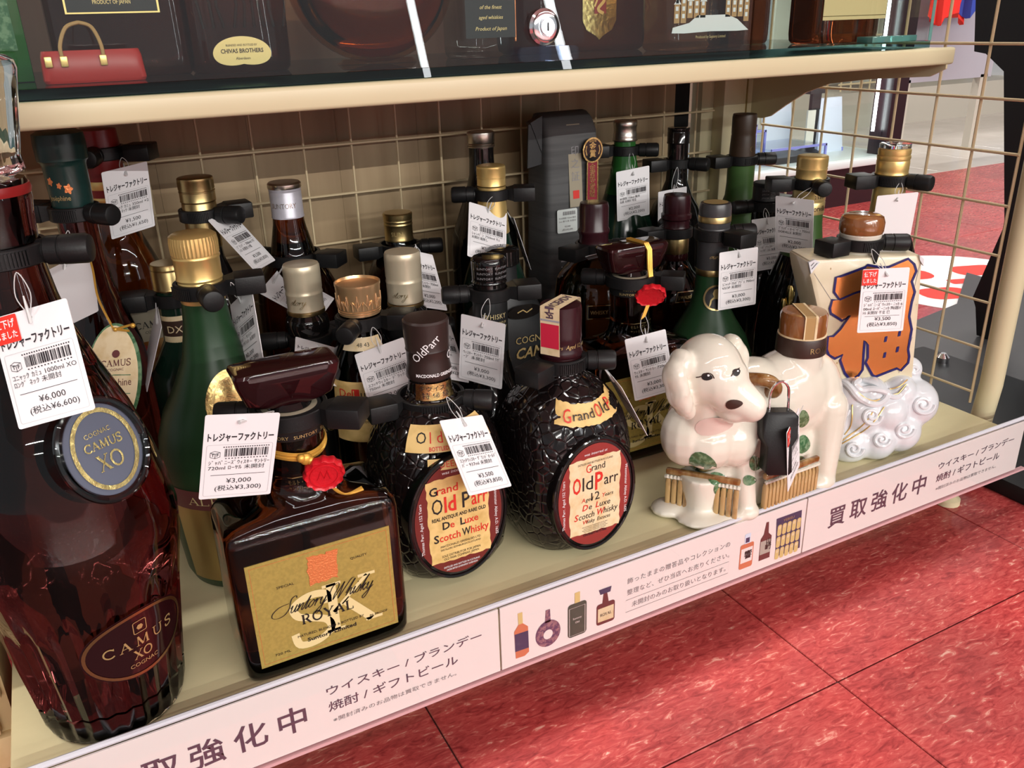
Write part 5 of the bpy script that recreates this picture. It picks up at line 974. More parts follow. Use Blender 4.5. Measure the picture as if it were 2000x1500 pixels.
# brown ceramic handle on its back
obj('handle', G().tube([tuple(Vector(q) - DO) for q in crom([(.387, .030, .121), (.393, .014, .1245), (.399, .008, .1235), (.404, .006, .1180), (.406, .010, .1120), (.406, .020, .110)], 5)], .0058, 12), 'glaze_brown', dg)
obj('ear_tuft', G().ball((.384 - DO.x, .016 - DO.y, .094), (.008, .006, .012)), 'porcelain', dg)

# --- tilted fortune jar on clouds
fk = thing('porcelain_jar', 'cream porcelain jar with copper fortune character on a white cloud base', 'decanter', (.56, .07, 0))
FO = Vector((.56, .07, 0)); Q0 = Vector((.535, .052, 0)) - FO
FF = plane(Q0, (.932, -.362, 0), (0, 0, 1))
slab = [(-.0454, .1967), (-.0399, .1987), (-.016, .1985), (.0603, .1975), (.0640, .1930), (.0669, .1669), (.0701, .1269), (.0754, .060), (-.0060, .060), (-.0178, .1024), (-.0287, .1436), (-.0420, .1832)]
bmv = bmesh.new(); n_ = len(slab); vs = [bmv.verts.new(FF(x, y, d)) for d in (-.044, 0) for x, y in slab]
bmv.faces.new(vs[:n_][::-1]); bmv.faces.new(vs[n_:]); [bmv.faces.new((vs[i], vs[(i + 1) % n_], vs[n_ + (i + 1) % n_], vs[n_ + i])) for i in range(n_)]
bmesh.ops.recalc_face_normals(bmv, faces=bmv.faces[:]); bmesh.ops.bevel(bmv, geom=list(bmv.edges), offset=.0035, segments=2, affect='EDGES', profile=.5)
bmv.verts.index_update(); gs = G(); gs.v = [tuple(v.co) for v in bmv.verts]; gs.f = [tuple(v.index for v in f.verts) for f in bmv.faces]; bmv.free()
obj('slab_body', gs, 'ecru', fk)
FKP = [(.0106, .191), (.0242, .1879), (.0315, .1879), (.049, .1945), (.0558, .1888), (.0589, .1824), (.0561, .1725), (.0607, .1624), (.0593, .1526), (.0591, .1387), (.0637, .1258), (.0634, .1058), (.0657, .0983), (.0657, .092), (.0596, .0846), (.0551, .087), (.0351, .0801), (.0312, .082), (.0226, .0952), (.024, .1003), (.0222, .1129), (.0185, .1177), (.0193, .1048), (.0206, .0881), (.0173, .0825), (.0131, .0797), (.0078, .0806), (.003, .0862), (-.0033, .0998), (-.0014, .1048), (-.0086, .1017), (-.0152, .1058), (-.0179, .1116), (-.0184, .1244), (-.013, .1245), (-.0073, .1307), (.0004, .1436), (-.0064, .1391), (-.0182, .1469), (-.0198, .1519), (-.0184, .1601), (-.0115, .1597), (-.0178, .1674), (-.0177, .1813), (-.0129, .182), (.0094, .1892)]
ch = obj('character', G().flat(FKP, FF, .0006), 'copper', fk); obj('outline', ribbon(G(), FKP, .0024, FF, .0009, closed=True), 'navy', ch)
g = ribbon(G(), [(-.0115, .1597), (.002, .1650), (.016, .1685)], .0018, FF, .0009)
for x, y in ((.0392, .1178), (.0521, .1225), (.0406, .1017), (.0526, .1066)): g.flat([(x - .0014, y - .0030), (x + .0012, y - .0024), (x + .0014, y + .0030), (x - .0012, y + .0024)], FF, .0009)
obj('inner_marks', g, 'navy', ch)
obj('kite_string', ribbon(ribbon(ribbon(G(), [(-.0385, .186), (-.012, .150), (.001, .128)], .0004, FF, .0003), [(.062, .192), (.060, .168)], .0004, FF, .0003), [(.066, .118), (.058, .082)], .0004, FF, .0003), 'grey_print', fk)
rnd = random.Random(9); g = G()
for k in range(34):
    x, y = rnd.uniform(-.028, .066), rnd.uniform(.085, .192)
    if x > -.038 + (.19 - y) * .28: g.flat(ellipse(x, y, rnd.uniform(.0003, .0009), rnd.uniform(.0003, .0012), 6), FF, .0003)
obj('speckle', g, 'tan_strap', fk)
obj('corner_fold', G().prism([(-.0454, .1967), (-.0399, .1990), (-.0350, .1965), (-.0420, .1860)], FF, -.001, .0016), 'porcelain_blue', fk)
obj('corner_fold', G().prism([(.0590, .1975), (.0640, .1935), (.0645, .1870), (.0600, .1930)], FF, -.001, .0016), 'porcelain_blue', fk)
obj('corner_lines', ribbon(ribbon(G(), [(-.0420, .1905), (-.0375, .1960)], .0005, FF, .0020), [(-.0430, .1935), (-.0405, .1965)], .0005, FF, .0020), 'ink', fk)
cl = G()
def cb(x, z, d, r, rz=None, rd=None): cl.ball(tuple(Vector(FF(x, z, d)) + FO), (r, rd or r, rz or r), 16, 12)
cl_ = G().loft([(0, .062, .034, 2.6, .594, .062), (.008, .068, .038, 2.6, .594, .062), (.030, .070, .038, 2.6, .592, .064), (.060, .058, .032, 2.8, .588, .068), (.078, .045, .026, 3, .586, .070)], 48)
cl_.v = [(p[0] - .004, p[1] + .004, p[2]) for p in cl_.v]; cl.add(cl_.v, cl_.f)
for q in ((.0800, .0480, -.004, .024), (.0770, .0790, -.014, .0125), (.0640, .0230, .004, .022), (.0380, .0180, .008, .022), (.0120, .0150, .006, .022), (-.0020, .0380, -.004, .022), (-.0020, .0600, -.010, .020), (.0220, .0450, .004, .022), (.0460, .0460, .006, .022), (.0600, .0620, .000, .018), (.0300, .0640, .002, .017), (.0100, .0660, .000, .016)): cb(*q)
cl.v = [(x, y, max(z, 0)) for x, y, z in cl.v]
cm = fuse('cloud_base', cl, .0021, 6); bv2 = BVHTree.FromPolygons([tuple(v.co) for v in cm.vertices], [tuple(p.vertices) for p in cm.polygons]); cm.transform(Matrix.Translation(-FO)); cm.materials.append(MT['porcelain_blue']); cb_ = obj('cloud_base', cm, None, fk)
def swirl(px, py, r, turns=1.6, a0=0, d=1):
    q = [onsurf(px + r * (1 - k / 40 * .85) * cos(a0 + d * turns * 2 * pi * k / 40), py + r * .9 * (1 - k / 40 * .85) * sin(a0 + d * turns * 2 * pi * k / 40), bv2) for k in range(41)]
    q = [h + n * .0003 - FO for h, n in q if h is not None]
    if len(q) > 12: obj('cloud_swirl', G().tube(q, [.0022 - .0010 * k / len(q) for k in range(len(q))], 8), 'porcelain_blue', cb_)
for q in ((1803, 790, 22), (1766, 838, 20), (1722, 858, 17), (1668, 876, 18), (1640, 800, 18), (1702, 812, 20), (1786, 722, 10), (1632, 848, 14)): swirl(*q)
def line_on(px, r, m, nm, par, o=.0003):
    q = [onsurf(a, b, bv2) for a, b in crom2(px)]; q = [h + n * o - FO for h, n in q if h is not None]
    if len(q) > 3: obj(nm, G().tube(q, r, 8), m, par)
line_on([(1636, 746), (1655, 752), (1675, 775), (1700, 790), (1724, 782), (1728, 766), (1702, 760), (1680, 762), (1668, 752), (1676, 744)], .0034, 'porcelain_blue', 'snake', fk, .0015); line_on([(1684, 744), (1712, 752), (1732, 772), (1752, 776), (1770, 757)], .0028, 'porcelain_blue', 'snake', fk, .0012)
for px_ in ([(1658, 750), (1678, 770), (1702, 782), (1716, 778)], [(1686, 764), (1706, 758), (1722, 758)], [(1734, 776), (1752, 770), (1768, 752)], [(1736, 762), (1756, 756), (1770, 744)], [(1630, 780), (1637, 815), (1636, 845), (1628, 868)], [(1665, 790), (1662, 830), (1640, 860), (1622, 876)], [(1707, 800), (1690, 825), (1660, 850), (1622, 876)], [(1727, 795), (1700, 830), (1665, 855), (1624, 877)]): line_on(px_, .0006, 'gold', 'gold_line', cb_, .0022 if px_[0][1] < 778 else .0004)
c_ = Vector(FF(.013, 0, -.022)); obj('spout', G().lathe([(.016, .185), (.0165, .2005), (.0172, .208), (.0182, .2130), (.0186, .2150), (.0178, .2165)], 40, (c_.x, c_.y)), 'porcelain', fk); obj('cork_cap', G().lathe([(.0186, .2160), (.0195, .2180), (.0196, .2260), (.0180, .2305), (.0140, .2325), (.005, .2330)], 48, (c_.x, c_.y)), 'wood_cap', fk)
NECK_F = c_ + FO
# ------------------------------------------------------------------ black security clamps on the necks
VA = radians(-28)     # photograph's right-hand direction on the deck
def clamp(X, Y, z, r, box, knob, label, foot=False, h=.0105):
    t = thing('security_clamp', label, 'security tag', (X, Y, z))
    r0, r1 = r + .0006, r + .0034
    obj('strap', G().rings([[(R_ * cos(2 * pi * k / 40), R_ * sin(2 * pi * k / 40), zz) for k in range(40)] for R_, zz in ((r0, -h / 2), (r1 - .0006, -h / 2), (r1, -h / 2 + .0006), (r1, h / 2 - .0006), (r1 - .0006, h / 2), (r0, h / 2), (r0, -h / 2))], True, False, False), 'black_plastic', t)
    a = radians(knob) + VA; g = G()
    a2 = a - radians(30)
    for k in range(14):
        b = a2 - radians(4.2 * k) - .1; c, s = cos(b), sin(b); w_ = .0005
        g.add([(c * R_ - s * q * w_, s * R_ + c * q * w_, zz) for R_ in (r1 - .0004, r1 + .0011) for q in (-1, 1) for zz in (-h * .36, h * .36)], [(0, 1, 3, 2), (4, 6, 7, 5), (0, 4, 5, 1), (2, 3, 7, 6), (1, 5, 7, 3), (0, 2, 6, 4)])
    tt = obj('ratchet_teeth', g, 'black_plastic', t); tt['kind'] = 'stuff'
    M_ = Matrix.Rotation(a, 4, 'Z')
    kb = G().rings([[(x, rr * cos(2 * pi * k / 28), rr * sin(2 * pi * k / 28)) for k in range(28)] for x, rr in ((r - .001, .0060), (r + .0035, .0068), (r + .0040, .0076), (r + .0105, .0078), (r + .0108, .0072), (r + .0116, .0072), (r + .0119, .0079), (r + .0235, .0079), (r + .0255, .0070), (r + .0262, .0050))])
    obj('lock_knob', kb.xf(M_), 'black_plastic', t)
    M_ = Matrix.Rotation(radians(box) + VA, 4, 'Z'); x0 = r + .0010
    bx = bevbox(x0 + .006, x0 + .0275, -.0115, .0115, -.0068, .0068, .0012); ne = G().add([(x0 - .001, -.006, -.0052), (x0 - .001, .006, -.0052), (x0 + .0075, .0110, -.0062), (x0 + .0075, -.0110, -.0062), (x0 - .001, -.006, .0052), (x0 - .001, .006, .0052), (x0 + .0075, .0110, .0062), (x0 + .0075, -.0110, .0062)], [(0, 1, 2, 3), (4, 7, 6, 5), (0, 4, 5, 1), (1, 5, 6, 2), (2, 6, 7, 3), (3, 7, 4, 0)])
    b_ = obj('lock_box', bx.xf(M_), 'black_plastic', t); obj('box_neck', ne.xf(M_), 'black_plastic', b_)
    if foot: obj('trigger_tab', G().prism([(-.004, -.004), (.004, -.004), (.0015, -.014), (-.0005, -.015)], lambda x, y, d=0: (x - .004, -(r1 + .001 + d), y), 0, .002), 'black_plastic', t)
    return t
for X, Y, z, r, b, k, lb, ft in (
 (-.1195, .0455, .2985, .0206, 228, 8, 'black security clamp around the neck of the large fluted decanter', 0),
 (-.0775, .2525, .2800, .0146, 170, 335, 'black security clamp under the dark green flowered foil', 0),
 (-.0470, .3470, .3100, .0160, 0, 280, 'black security clamp on the red foil capsule', 0),
 (.0210, .3240, .2540, .0148, 30, 345, 'black security clamp below the dull bronze cap', 0),
 (-.0200, .2560, .2020, .0128, 195, 60, 'black security clamp on the medallion flask behind the frosted bottle', 0),
 (-.0085, .1650, .2315, .0158, 20, 300, 'black security clamp below the crimped gold cap', 0),
 (.1010, .3420, .2000, .0225, 345, 160, 'black security clamp on the lilac-capped bottle', 0),
 (.0860, .2545, .1470, .0165, 40, 190, 'black security clamp on the left champagne-capped bottle', 0),
 (.1685, .2260, .1490, .0165, 150, 8, 'black security clamp on the right champagne-capped bottle', 0),
 (.1135, .1860, .1790, .0165, 358, 262, 'black security clamp under the rose gold fleur cap', 0),
 (.2160, .3600, .1890, .0185, 205, 8, 'black security clamp on the olive gold ridged cap bottle', 0),
 (.2930, .2960, .2455, .0142, 0, 182, 'black security clamp on the gold foil neck', 0),
 (.2230, .1660, .1890, .0150, 12, 188, 'black security clamp below the black octagonal cap', 0),
 (.3900, .2600, .1860, .0158, 228, 2, 'black security clamp on the maroon-capped bottle before the grey wrap', 0),
 (.0165, .0405, .1770, .0210, 352, 184, 'black security clamp around the neck of the front square bottle', 0),
 (.3720, .1680, .1770, .0210, 345, 165, 'black security clamp on the second square bottle behind the dog', 0),
 (.1330, .0905, .1395, .0225, 206, 352, 'black security clamp on the pebbled bottle with tall brown cap', 1),
 (.2385, .0735, .1540, .0172, 232, 358, 'black security clamp on the pebbled bottle with tax strip', 0),
 (.5040, .3710, .2610, .0130, 186, 350, 'black security clamp on the tall green shochu bottle', 0),
 (.5760, .3640, .2400, .0130, 200, 330, 'black security clamp on the all black bottle', 0),
 (.5080, .2760, .1830, .0152, 205, 100, 'black security clamp on the maroon cap left of the green cognac', 0),
 (.4720, .1720, .2060, .0156, 305, 5, 'black security clamp on the grey cap of the round green cognac', 0),
 (.6620, .3480, .2380, .0158, 200, 2, 'black security clamp under the dark brown capsule', 0),
 (.6330, .2720, .1980, .0150, 40, 195, 'black security clamp on the half hidden black-capped bottle', 0),
 (.6080, .1840, .2385, .0160, 182, 272, 'black security clamp below the knurled gold cap of the green neck', 0),
 (.6620, .1295, .2440, .0158, 190, 312, 'black security clamp below the ringed gold cap at the right', 0),
 (NECK_F.x, NECK_F.y, .2065, .0172, 208, 352, 'black security clamp around the spout of the porcelain jar', 1)):
    clamp(X, Y, z, r, b, k, lb, ft)
# padlock style tag on the dog
t = thing('security_padlock', 'black padlock security tag hanging on the porcelain dog', 'security tag', (.3960, -.0085, .078)); t.scale = (.85, 1, 1)
pl = rrect(-.0165, .0165, .004, .026, .004) ; body = [(-.0165, .022), (-.0125, .026), (.0125, .026), (.0165, .022), (.0165, .004), (.0115, -.004), (.0125, -.026), (.0095, -.029), (-.0095, -.029), (-.0125, -.026), (-.0115, -.004), (-.0165, .004)]
Fp = plane((0, 0, 0), (.90, -.44, 0), (.05, .12, .99)); g = G()
g.rings([[Fp(x * s, y * s, d) for x, y in body] for s, d in ((.93, -.0085), (1, -.0070), (1, .0070), (.93, .0085))]); obj('case', g, 'black_plastic', t, sharp=40)
obj('shackle', G().tube(crom([Fp(-.0075, .022, 0), Fp(-.0075, .038, 0), Fp(-.005, .048, .004), Fp(.002, .051, .004), Fp(.0075, .046, .003), Fp(.0095, .036, 0), Fp(.0095, .022, 0)], 5), .0012, 8), 'chrome', t)

# ------------------------------------------------------------------ price tags
TW, TH_ = .042, .058
_bars = None
def tagprint(F, lines, price, tax, logo=True):
    g = G(); x0, x1, y0, y1 = -.0185, .0185, -.0265, .0085
    if logo: put(g, 'トレジャーファクトリー', 0, .0118, .0042, F, w=.0375, bold=.028, o=.0005)
    rb = random.Random(hash(price) & 255); x = -.0085
    while x < .0165:
        w_ = rb.choice((.0003, .0003, .0006, .0009)); g.flat([(x, .0005), (x + w_, .0005), (x + w_, .0060), (x, .0060)], F, .0005); x += w_ + rb.choice((.0003, .0004, .0007))
    for k in range(20): g.flat([(-.0095 + k * .00135, .0068), (-.0088 + k * .00135, .0068), (-.0088 + k * .00135, .0075), (-.0095 + k * .00135, .0075)], F, .0005)
    for k in range(14): g.flat([(-.0080 + k * .00180, -.0010), (-.0072 + k * .00180, -.0010), (-.0072 + k * .00180, -.0004), (-.0080 + k * .00180, -.0004)], F, .0005)
    c = (-.0138, .0022); q = lambda a: [(c[0] + p[0], c[1] + p[1]) for p in a]
    for pth in ([(-.0028, .0014), (0, .0005), (.0028, .0014), (.0028, -.0016), (0, -.0026), (-.0028, -.0016), (-.0028, .0014), (-.0004, .0024), (.0028, .0014)], [(0, .0005), (0, -.0026)]): ribbon(g, q(pth), .0003, F, .0005)
    put(g, 'T', c[0] - .0013, c[1] - .0012, .0018, F, o=.0005, bold=.02); put(g, 'F', c[0] + .0014, c[1] - .0012, .0018, F, o=.0005, bold=.02)
    yy = -.0048
    for s in lines: put(g, s, -.0178 + .0006, yy, .0024, F, w=min(.0350, .00165 * len(s) + .006), al='L', o=.0005); yy -= .0036
    yl = -.0140 if len(lines) > 2 else -.0122; ribbon(g, [(-.0155, yl), (.0160, yl)], .0003, F, .0005)
    put(g, price, .001, -.0182, .0032, F, w=.0145, o=.0005); put(g, tax, .001, -.0232, .0030, F, w=.0270, o=.0005)
    return g
def price_tag(label, c, u, v, lines=(), price='', tax='', red=False, hook=None, blank=False):
    u, v = Vector(u).normalized(), Vector(v); v = (v - u * v.dot(u)).normalized(); F = plane((0, 0, 0), u, v)
    t = thing('price_tag', label, 'price tag', c)
    cdo = obj('card', G().prism(rrect(-TW / 2, TW / 2, -TH_ / 2, TH_ / 2, .0012, 2), F, -.0002, .0002), 'card', t)
    obj('hole', G().flat(ellipse(0, TH_ / 2 - .0045, .0011, .0011, 12), F, .0004), 'ink', cdo)
    if not blank:
        obj('label_frame', ribbon(G(), rrect(-.0188, .0188, -.0268, .0088, .001, 2), .00025, F, .0004, closed=True), 'lightgrey_print', cdo)
        obj('print', tagprint(F, lines, price, tax), 'cardprint', cdo, raw=True)
    if red:
        rs = obj('markdown_sticker', G().flat(rrect(-.0210, -.0070, .0145, .0285, .0006, 2), F, .0007), 'red_print', cdo); g = G(); put(g, '値下げ', -.0140, .0225, .0034, F, w=.0110, o=.0009, bold=.02); put(g, 'しました', -.0140, .0170, .0030, F, w=.0115, o=.0009, bold=.02); obj('print', g, 'white_print', rs)
    if hook is not None:
        h = Vector(hook) - Vector(c); a = Vector(F(0, TH_ / 2 - .0045, .0008)); mid = (a + h) / 2 + u * .004
        obj('string', G().tube(crom([a, mid, h, (a + h) / 2 - u * .004, Vector(F(0, TH_ / 2 - .0045, -.0008))], 6), .0003, 5), 'string', t)
        d = (h - a).normalized() if (h - a).length > .003 else v; obj('clip', G().tube([a - d * .003, a + d * .004, a + d * .011], [.0012, .0009, .0004], 6), 'string', t)
    return t
price_tag('price tag with red markdown sticker on the large fluted decanter', (-.1102, .0007, .2493), (.867, -.436, .241), (-.024, .446, .895), ('ｺﾆｬｯｸ ｶﾐｭ 1000ml XO', 'ﾛﾝｸﾞ ﾈｯｸ 未開封'), '¥6,000', '(税込¥6,600)', True, (-.112, .0150, .294))
price_tag('back of a blank white tag left of the oval swing tag', (-.0935, .2090, .2312), (.852, -.351, .389), (.155, .678, .554), blank=True, hook=(-.085, .235, .27))
price_tag('price tag hanging on the red foil bottle at the upper left', (-.0346, .3157, .2734), (.882, .465, .076), (.037, -.23, .972), ('ｺﾆｬｯｸ ｶﾐｭ 350ml ×2', 'ﾛﾝｸﾞ ﾈｯｸ 未開封'), '¥1,500', '(税込¥1,650)', hook=(-.033, .325, .307))
price_tag('tilted price tag beside the dull bronze cap', (.0501, .3066, .2293), (.604, .796, -.024), (-.499, .402, .768), ('ﾌﾞﾗﾝﾃﾞｰ 700ml ﾅﾎﾟ', 'ﾚｵﾝ 未開封 小傷'), '¥3,500', '(税込¥3,850)', hook=(.033, .308, .253))
price_tag('narrow angled price tag beside the frosted green neck', (.0165, .1565, .1950), (.284, -.797, .533), (.09, .575, .813), ('ﾌﾞﾗﾝﾃﾞｰ ｻﾝﾄﾘｰ', '700ml ﾅﾎﾟﾚｵﾝ 未開封'), '¥2,000', '(税込¥2,200)', hook=(.010, .150, .236))
price_tag('slanted price tag half hidden behind the left champagne cap', (.0903, .3000, .1736), (.662, .694, .282), (-.716, .476, .511), ('ｳｨｽｷｰ ｻﾝﾄﾘｰ 750ml', 'ﾘｻﾞｰﾌﾞ 未開封'), '¥2,500', '(税込¥2,750)', hook=(.085, .315, .2))
price_tag('price tag peeking out above the front square stopper', (.0793, .2047, .1420), (.894, -.197, -.403), (.193, .88, .25), ('ｳｨｽｷｰ 750ml', '未開封'), '¥2,000', '(税込¥2,200)', hook=(.083, .2330, .150))
price_tag('price tag hanging in front of the front square bottle neck', (-.0234, .0050, .171), (.98, -.0, -.199), (.196, -.162, .967), ('ｼﾞｬﾊﾟﾆｰｽﾞｳｨｽｷｰ ｻﾝﾄﾘｰ', '  720ml ﾛｰﾔﾙ 未開封'), '¥3,000', '(税込¥3,300)', hook=(.002, .0155, .190))
price_tag('price tag hanging below the rose gold fleur cap', (.1159, .1363, .1455), (.914, -.296, .276), (.078, .798, .597), ('ｽｺｯﾁｳｨｽｷｰ ﾃﾞﾗｯｸｽ', '750ml 未開封'), '¥2,000', '(税込¥2,200)', hook=(.116, .1640, .178))
price_tag('price tag sticking out right of the right champagne cap', (.1958, .2464, .1849), (.868, .348, -.353), (.063, .629, .775), ('ｳｨｽｷｰ ｻﾝﾄﾘｰ 750ml', 'ﾘｻﾞｰﾌﾞ 未開封'), '¥2,000', '(税込¥2,200)', hook=(.196, .262, .213))
price_tag('price tag mostly hidden behind the tall brown cap', (.1830, .1760, .1406), (.805, .402, -.437), (.04, .697, .716), ('ｳｨｽｷｰ 750ml', '未開封'), '¥2,000', '(税込¥2,200)', hook=(.180, .2000, .160))
price_tag('price tag hanging in front of the gold foil neck', (.2738, .2700, .2126), (.93, -.076, -.36), (.285, .568, .774), ('ｼｬﾝﾊﾟﾝ 750ml ﾓｪ', '未開封 箱無し'), '¥3,500', '(税込¥3,850)', hook=(.287, .280, .246))
price_tag('edge-on price tag right of the gold foil neck', (.3461, .3374, .1803), (-.371, -.914, .165), (-.199, .252, .947), ('日本酒 1800ml', '未開封'), '¥2,000', '(税込¥2,200)', hook=(.333, .346, .218))
price_tag('price tag in front of the black printed neck', (.199, .1362, .149), (.556, -.827, -.081), (.071, -.05, .996), ('ｳｨｽｷｰ ｻﾝﾄﾘｰ 750ml ﾘｻﾞ', '  ｰﾌﾞ 未開封'), '¥3,000', '(税込¥3,300)', hook=(.214, .1500, .189))
price_tag('long price tag lying over the oval label of the left pebbled bottle', (.1403, .0290, .1173), (.933, .278, -.227), (-.037, .702, .711), ('ｽｺｯﾁｳｨｽｷｰ ｸﾞﾗﾝﾄﾞｵｰﾙﾄﾞ', ' ﾊﾟｰ 937ml 未開封'), '¥3,500', '(税込¥3,850)', hook=(.136, .0660, .149))
price_tag('edge-on price tag at the right of the tax strip bottle', (.2880, .0560, .1153), (-.181, -.974, -.134), (-.491, -.029, .871), ('ｽｺｯﾁｳｨｽｷｰ ｸﾞﾗﾝﾄﾞｵｰﾙﾄﾞ', ' ﾊﾟｰ 750ml 未開封'), '¥3,500', '(税込¥3,850)', hook=(.262, .0600, .156))
price_tag('price tag hanging on the tall green shochu bottle', (.4953, .3400, .2161), (.987, -.131, .096), (-.107, -.082, .991), ('米焼酎 720ml 麹米', '長期 未開封 常温'), '¥2,000', '(税込¥2,200)', hook=(.502, .356, .261))
price_tag('price tag half hidden behind the maroon cap near the right', (.5502, .3370, .187), (.999, .016, .046), (-.046, -.016, .999), ('ﾘｷｭｰﾙ 700ml', '未開封'), '¥2,000', '(税込¥2,200)', hook=(.5650, .350, .238))
price_tag('folded price tag lying on the stopper of the second square bottle', (.3840, .2250, .1870), (.819, -.517, .248), (-.573, -.756, .316), blank=True, hook=(.395, .243, .186))
price_tag('price tag between the red wax seal and the dog', (.3600, .1180, .109), (.988, -.122, .092), (-.061, .237, .97), ('ｳｨｽｷｰ ｻﾝﾄﾘｰ 720ml', 'ﾔﾙ 未開封'), '¥3,000', '(税込¥3,300)', hook=(.366, .1400, .152))
price_tag('price tag hanging on the round green cognac', (.482, .1443, .1646), (.983, -.181, .036), (-.033, .024, .999), ('ｺﾆｬｯｸ ｸﾙﾎﾞｱｼﾞｪ 700ml', ' VSOP 未開封'), '¥3,000', '(税込¥3,300)', hook=(.480, .1530, .206))
price_tag('price tag partly covered by the gold band bottle tag', (.6161, .2429, .1612), (.998, -.061, -.003), (.02, .286, .958), ('ﾊﾞｰﾎﾞﾝｳｨｽｷｰ 700ml', 'ｼﾞｬｯｸﾀﾞﾆｴﾙ 未開封'), '¥3,000', '(税込¥3,300)', hook=(.6200, .2580, .198))
price_tag('price tag hanging left of the lettered gold band', (.5600, .1542, .2045), (.25, -.968, .013), (-.136, .014, .991), ('ﾌﾞﾗﾝﾃﾞｰ ｵｰﾄﾞｳﾞｨ 700ml', 'DORVILLE 未開封'), '¥2,000', '(税込¥2,200)', hook=(.592, .166, .238))
price_tag('blank white tag behind the wooden cap of the porcelain jar', (.6445, .1056, .2066), (.924, -.381, .043), (-.088, -.103, .991), blank=True, hook=(.655, .1120, .244))
price_tag('price tag with red markdown sticker on the porcelain jar', (.5445, .0253, .1635), (.901, -.434, .01), (.023, .072, .997), ('ｼﾞｬﾊﾟﾆｰｽﾞｳｨｽｷｰ ﾆｯｶ 6', '00ml ｽｰﾊﾟｰﾆｯｶ 陶器ﾎﾞ', 'ﾄﾙ 未開封 干支 巳'), '¥3,500', '(税込¥3,850)', True, (.5450, .0450, .206))
price_tag('skewed price tag with red markdown sticker hanging beside the dog', (.4130, -.0120, .0657), (.836, .535, .124), (-.147, .001, .989), ('ｼﾞｬﾊﾟﾆｰｽﾞｳｨｽｷｰ', 'ﾛｰﾔﾙ 600ml 干支 戌'), '¥3,500', '(税込¥3,850)', True, (.4220, -.0090, .103))
price_tag('edge-on price tag beside the medallion flask', (-.0450, .2350, .1695), (-.067, -.989, -.128), (.339, -.144, .93), blank=True, hook=(-.035, .245, .203))
# ------------------------------------------------------------------ glass case on the upper shelf and what stands in it
gc = thing('glass_case', 'long glass display case standing on the upper shelf', 'display case', (.25, .28, .3665))
CO = Vector((.25, .28, .3665))
def ac(g): g.v = [tuple(Vector(p) - CO) for p in g.v]; return g
ZB = .3732
obj('base_glass', ac(G().box(-.30, .702, .1385, .418, .3665, ZB - .0002)), 'pane_teal', gc)
obj('dark_underlay', ac(G().box(-.30, .700, .150, .418, .36645, .36660)), 'charcoal', gc)
obj('front_pane', ac(G().box(-.30, .7025, .1390, .1425, ZB, .78)), 'pane', gc)
obj('side_pane', ac(G().box(.6985, .7025, .1430, .418, ZB, .78)), 'pane', gc)
obj('side_edge', ac(G().box(.6985, .7027, .1386, .1390, ZB, .78)), 'teal_edge', gc)
obj('back_board', ac(G().box(-.30, .702, .4185, .4225, .367, .78)), 'case_back', gc)
obj('glass_block', ac(bevbox(.628, .690, .1450, .1640, ZB, ZB + .0055, .0006)), 'teal_edge', gc)
lk = obj('door_lock', ac(G().rings([[(.264 + r * cos(2 * pi * k / 32), y, .3975 + r * sin(2 * pi * k / 32)) for k in range(32)] for r, y in ((.0125, .1389), (.0130, .1375), (.0112, .1362), (.0112, .1340), (.0095, .1330), (.0060, .1330), (.0058, .1322), (.0030, .1322))])), 'chrome', gc)
obj('keyhole', ac(G().box(.2636, .2646, .1318, .1324, .3945, .4005)), 'ink', lk)
obj('lock_plate', ac(G().prism(rrect(.239, .291, .3735, .3840, .004), lambda x, z, d=0: (x, .1345 - d, z), 0, .003)), 'acrylic', gc); obj('lock_stem', ac(G().box(.2595, .2685, .1350, .1380, .3735, .386)), 'acrylic', gc)

def casebottle(name, label, X, Y, hx, hy, e, zs, zt, m, capm, rn=.014, cat='bottle'):
    t = thing(name, label, cat, (X, Y, ZB)); obj('glass_body', G().loft([(0, hx * .92, hy * .92, e), (.003, hx * .98, hy * .98, e), (.010, hx, hy, e), (zs, hx, hy, e), (zs + .012, hx * .9, hy * .9, max(2, e - 1)), (zs + .030, rn * 1.3, rn * 1.3, 2), (zs + .040, rn, rn, 2), (zt, rn, rn, 2)], 56), m, t, sharp=50)
    obj('cap', plaincap(rn * 1.08, zt - .004, zt + .026), capm, t); return t
t = thing('gift_box', 'dark green gift box with a white label, leftmost in the glass case', 'box', (-.128, .262, ZB)); obj('carton', bevbox(-.045, .0445, -.032, .032, 0, .26, .001), 'green_glass', t)
F = front(-.0322); lb = obj('label', G().flat([(-.045, .0200), (.0385, .0200), (.0385, .24), (-.045, .24)], F, .0003), 'pale_box', t); g = G(); put(g, 'single barrel', .012, .0350, .0022, F, o=.0006); put(g, 'blend', .010, .0245, .0022, F, o=.0006); obj('print', g, 'grey_print', lb); obj('leaf_print', G().flat([(.0205, .02), (.0385, .02), (.0385, .06), (.030, .05)], F, .0005), 'glaze_green', lb)
t = casebottle('whisky_bottle', 'wide dark bottle with gold framed black label in the case', -.0225, .2560, .0465, .030, 6, .13, .19, 'case_maroon', 'black_glass')
F = front(-.0304); lb = obj('label', G().flat([(-.0340, .0415), (.0260, .0415), (.0260, .12), (-.0340, .12)], F, .0003), 'ink', t); obj('label_border', ribbon(G(), [(-.0335, .0420), (.0255, .0420), (.0255, .1195), (-.0335, .1195)], .0016, F, .0005, closed=True), 'gold', lb); obj('print', put(G(), 'PRODUCT OF JAPAN', -.004, .0475, .0026, F, w=.024, o=.0005), 'gold_print', lb)
